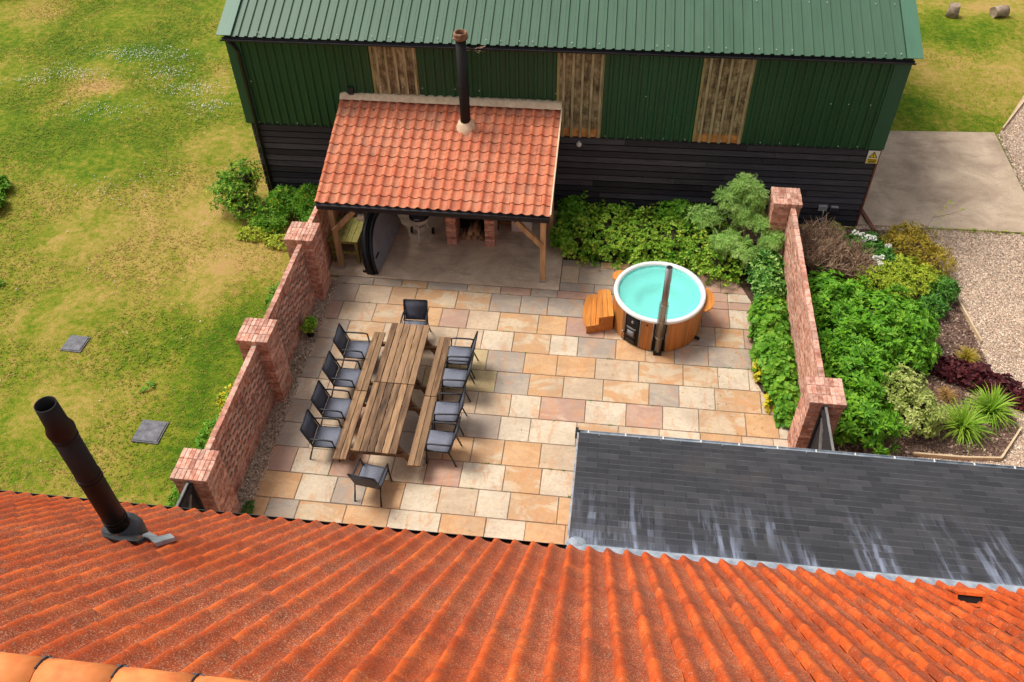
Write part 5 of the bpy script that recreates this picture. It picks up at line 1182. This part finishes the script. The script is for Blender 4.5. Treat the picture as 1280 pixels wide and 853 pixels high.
plant('white_flowered_plant', 'dark green leafy plant with round white flower heads near the barn corner', 'plant', [(12.15, 1.95, .3, .42, .45, .36), (12.6, 1.6, .25, .4, .4, .28)], 620, 6, .12, .5, 'leaf_dark')
wf = thing('white_flower_head', 'cluster of white flower heads on the dark green plant by the barn corner', 'flowers', (12.2, 2.05, .7))
for i, (x, y, z) in enumerate([(11.95, 2.2, .72), (12.1, 2.15, .7), (12.22, 2.05, .72), (12.08, 1.95, .7), (12.35, 2.1, .66), (12.3, 1.45, .6), (12.45, 1.5, .6), (12.4, 1.3, .58), (12.72, 2.05, .5)]):
    n = 26; d = unit(RS.normal(size=(n, 3))); V, F = inst(ov, of, rand_rot(n), RS.uniform(.016, .032, n), np.array([x, y, z])+d*np.array([.065, .065, .04])); stuffmesh('flower_head', V, F, ['petal'], None, wf, 'stuff')
strappy('sedge_tuft', 'dark green sedge tuft against the concrete pad, by the barn corner', 'grass tuft', (12.75, 2.55), 260, .52, .014, 'leaf_dark', arch=.6)
plant('golden_shrub', 'loose golden-yellow shrub at the edge of the gravel, right of the white flowers', 'shrub', [(13.35, 2.15, .35, .45, .5, .45), (13.75, 1.7, .3, .35, .45, .36), (13.2, 2.6, .3, .35, .3, .35)], 1300, 5, .085, .28, 'leaf_gold', corem=None, lump=.22, stems=16)
plant('lime_shrub', 'spreading lime green shrub between the bare twigs and the bark chips', 'shrub', [(12.25, .95, .3, .42, .4, .32), (12.75, .75, .28, .38, .38, .3), (12.9, 1.3, .3, .45, .4, .36), (13.35, 1.1, .28, .4, .35, .32)], 1700, 6, .075, .4, 'leaf_lime', corem=None, lump=.2, stems=16)
plant('dark_fern', 'dark leafy clump at the end of the timber edging', 'plant', [(13.7, .85, .25, .32, .32, .28), (13.45, .35, .2, .28, .25, .22)], 420, 5, .11, .35, 'leaf_dark', corem=None)
plant('bark_weed', 'small bright green tuft alone on the bark chips', 'plant', [(13.3, -.1, .08, .12, .12, .09)], 60, 5, .06, .7, 'leaf_bright', corem=None, stems=0)
plant('grass_edge', 'ragged weeds along the join of the gravel and the concrete pad', 'weeds', [(14.2+i*.42, 3.42, .03, .25, .06, .05) for i in range(7)], 260, 4, .05, .3, 'leaf_lime', corem=None, stems=0)
ws = thing('tall_weed', 'tall thin branching weed standing in front of the concrete pad', 'plant', (13.7, 2.7, .03)); g = Geo()
for p in ([(13.7, 2.7, .02), (13.66, 2.72, .5), (13.8, 2.8, .95), (14.1, 2.9, 1.25)], [(13.75, 2.78, .85), (14.1, 2.75, 1.0), (14.45, 2.8, 1.15)], [(13.68, 2.72, .45), (13.9, 2.65, .62)]): g.add(tube(p, .008, 5, r2=.003))
wpart('stem', g, 'twig', ws); P = np.array([(13.95, 2.85, 1.1), (14.05, 2.88, 1.2), (13.85, 2.8, .98), (13.9, 2.72, .72), (13.95, 2.75, .9), (14.3, 2.78, 1.1)]); V, F = clump_leaves(P, np.tile([0, 0, 1.], (6, 1)), 4, .09, .35, .8); stuffmesh('leaves', V, F, ['leaf_lime'], None, ws, None)
# left of the wall, and the lawn's edge
plant('rounded_shrub', 'rounded green shrub on the lawn at the left corner of the barn', 'shrub', [(-3.25, 2.55, .42, .42, .42, .46), (-3.0, 2.85, .75, .3, .3, .42), (-2.85, 2.2, .3, .35, .3, .28), (-3.5, 2.9, .5, .25, .25, .3)], 900, 6, .09, .4, 'leaf_mid', lump=.4, extra=('leaf_lime', .45))
plant('ferny_shrub', 'bushy green plant between the barn and the tiled shelter', 'shrub', [(-2.0, 2.5, .3, .45, .45, .36), (-1.3, 2.5, .35, .40, .45, .42), (-2.2, 1.85, .16, .4, .28, .18), (-1.0, 1.9, .25, .28, .45, .3)], 1200, 7, .10, .26, 'leaf_mid', corem='bark', extra=('leaf_yellow', .05))  # core in the painted shade tone, not bark
plant('low_weeds', 'low leafy weeds with pale flowers on the lawn beside the farthest brick pier', 'weeds', [(-2.5, 1.5, .1, .4, .2, .14), (-1.7, 1.25, .1, .4, .2, .14)], 260, 5, .07, .6, 'leaf_lime', corem=None, stems=0)
plant('wall_weeds', 'green weeds growing outside the farther panel of the pierced wall', 'weeds', [(-1.05, -.85, .2, .28, .45, .24), (-1.0, -1.5, .15, .2, .4, .2)], 420, 5, .08, .45, 'leaf_mid', corem=None, stems=3)
plant('wall_weeds', 'yellow-leaved weeds outside the pierced wall, beyond its middle pier', 'weeds', [(-1.0, -4.05, .3, .22, .35, .3)], 300, 5, .075, .6, 'leaf_yellow', corem=None, stems=3, extra=('leaf_mid', .5))
plant('wall_weeds', 'ragged green weeds outside the nearer panel of the pierced wall', 'weeds', [(-1.1, -4.9, .25, .25, .4, .28), (-1.05, -5.6, .2, .25, .45, .24), (-1.15, -6.3, .12, .3, .4, .16)], 800, 5, .085, .4, 'leaf_mid', corem=None, stems=6)
pt = plant('potted_plant', 'green plant in a dark pot on the pebbles at the foot of the pierced wall', 'potted plant', [(-.12, -1.72, .30, .12, .15, .12)], 60, 6, .085, .6, 'leaf_mid', corem=None, stems=5, extra=('leaf_lime', .5))
wpart('pot', Geo().add(lathe([(.001, 0), (.08, 0), (.10, .17), (.09, .17), (.08, .14), (.001, .14)], 18), T((-.12, -1.76, .03))), 'black', pt)
plant('paving_weed', 'small green weed at the corner of the paving near the left gate', 'plant', [(.02, -6.35, .08, .08, .2, .09)], 70, 5, .05, .5, 'leaf_dark', corem=None, stems=0)
plant('lawn_bush', 'leafy bush at the left edge of the lawn, level with the shelter', 'shrub', [(-9.9, 1.9, .2, .5, .4, .26), (-9.95, 2.7, .15, .3, .3, .2)], 520, 6, .10, .5, 'leaf_mid', corem='bark')  # core in the painted shade tone, not bark
plant('far_hedge', 'dark bush in the far top left corner of the lawn', 'hedge', [(-16.4, 14.6, .5, 1.2, .7, .7), (-14.6, 15.2, .5, 1.2, .7, .7), (-12.9, 15.9, .4, 1., .6, .5), (-18.5, 14.0, .6, 1.4, .8, .8)], 1500, 6, .13, .6, 'leaf_dark')
for (x, y, s_), lb in zip(((-7.95, -.85, .05), (-3.1, -3.6, .14), (-6.9, -3.1, .1)), ('tiny dark weed at the left edge of the lawn', 'small broad-leaved weed in the grass between the two inspection covers', 'small weed in the grass left of the farther inspection cover')):
    plant('lawn_weed', lb, 'weed', [(x, y, .03, s_, s_, .05)], 26, 5, .09, .35, 'leaf_mid', corem=None, stems=0, spread=.3)
n = 520; P = np.stack([np.where(RS.rand(n) < .6, RS.uniform(8.3, 9.8, n), RS.uniform(.1, 9.5, n)), RS.uniform(-6.5, 1.2, n), np.full(n, .042)], -1)
P = P[(P[:, 0] > 5.4) | (P[:, 1] < .1)]; V, F = clump_leaves(P, np.tile([0, 0, 1.], (len(P), 1)), 1, .035, .6, .15); stuffmesh('fallen_leaves', V, F, ['leaf_gold'], 'scattered dry leaves lying on the patio slabs')
jl = []
for y0, y1, x0, x1, jn, ms in rows:
    for i in range(9):
        if random.random() < .5: jl.append((random.uniform(x0, x1), y0+random.uniform(-.01, .01), .03))
jl = np.array([p for p in jl if p[0] < 5.9 or p[1] > -5.5]); jl = np.repeat(jl, 5, 0)+RS.normal(0, .012, (len(jl)*5, 3))*np.array([3, .6, 0]); V, F = clump_leaves(jl, np.tile([0, 0, 1.], (len(jl), 1)), 4, .022, .6, .8); stuffmesh('joint_moss', V, F, ['leaf_dark'], 'small weeds and moss in the joints of the paving')
tw = thing('bird_nest_twigs', 'few dry twigs caught in the barn gutter beside the shelter flue', 'twigs', (2.98, 3.05, 4.42)); g = Geo()
for i in range(14): a = random.uniform(0, 6.28); g.add(tube([(2.98+random.uniform(-.1, .1), 3.05, 4.42), (2.98+.28*math.cos(a), 3.05+.1*math.sin(a), 4.42+random.uniform(-.05, .12))], .006, 3, False))
wpart('twig', g, 'twig', tw)
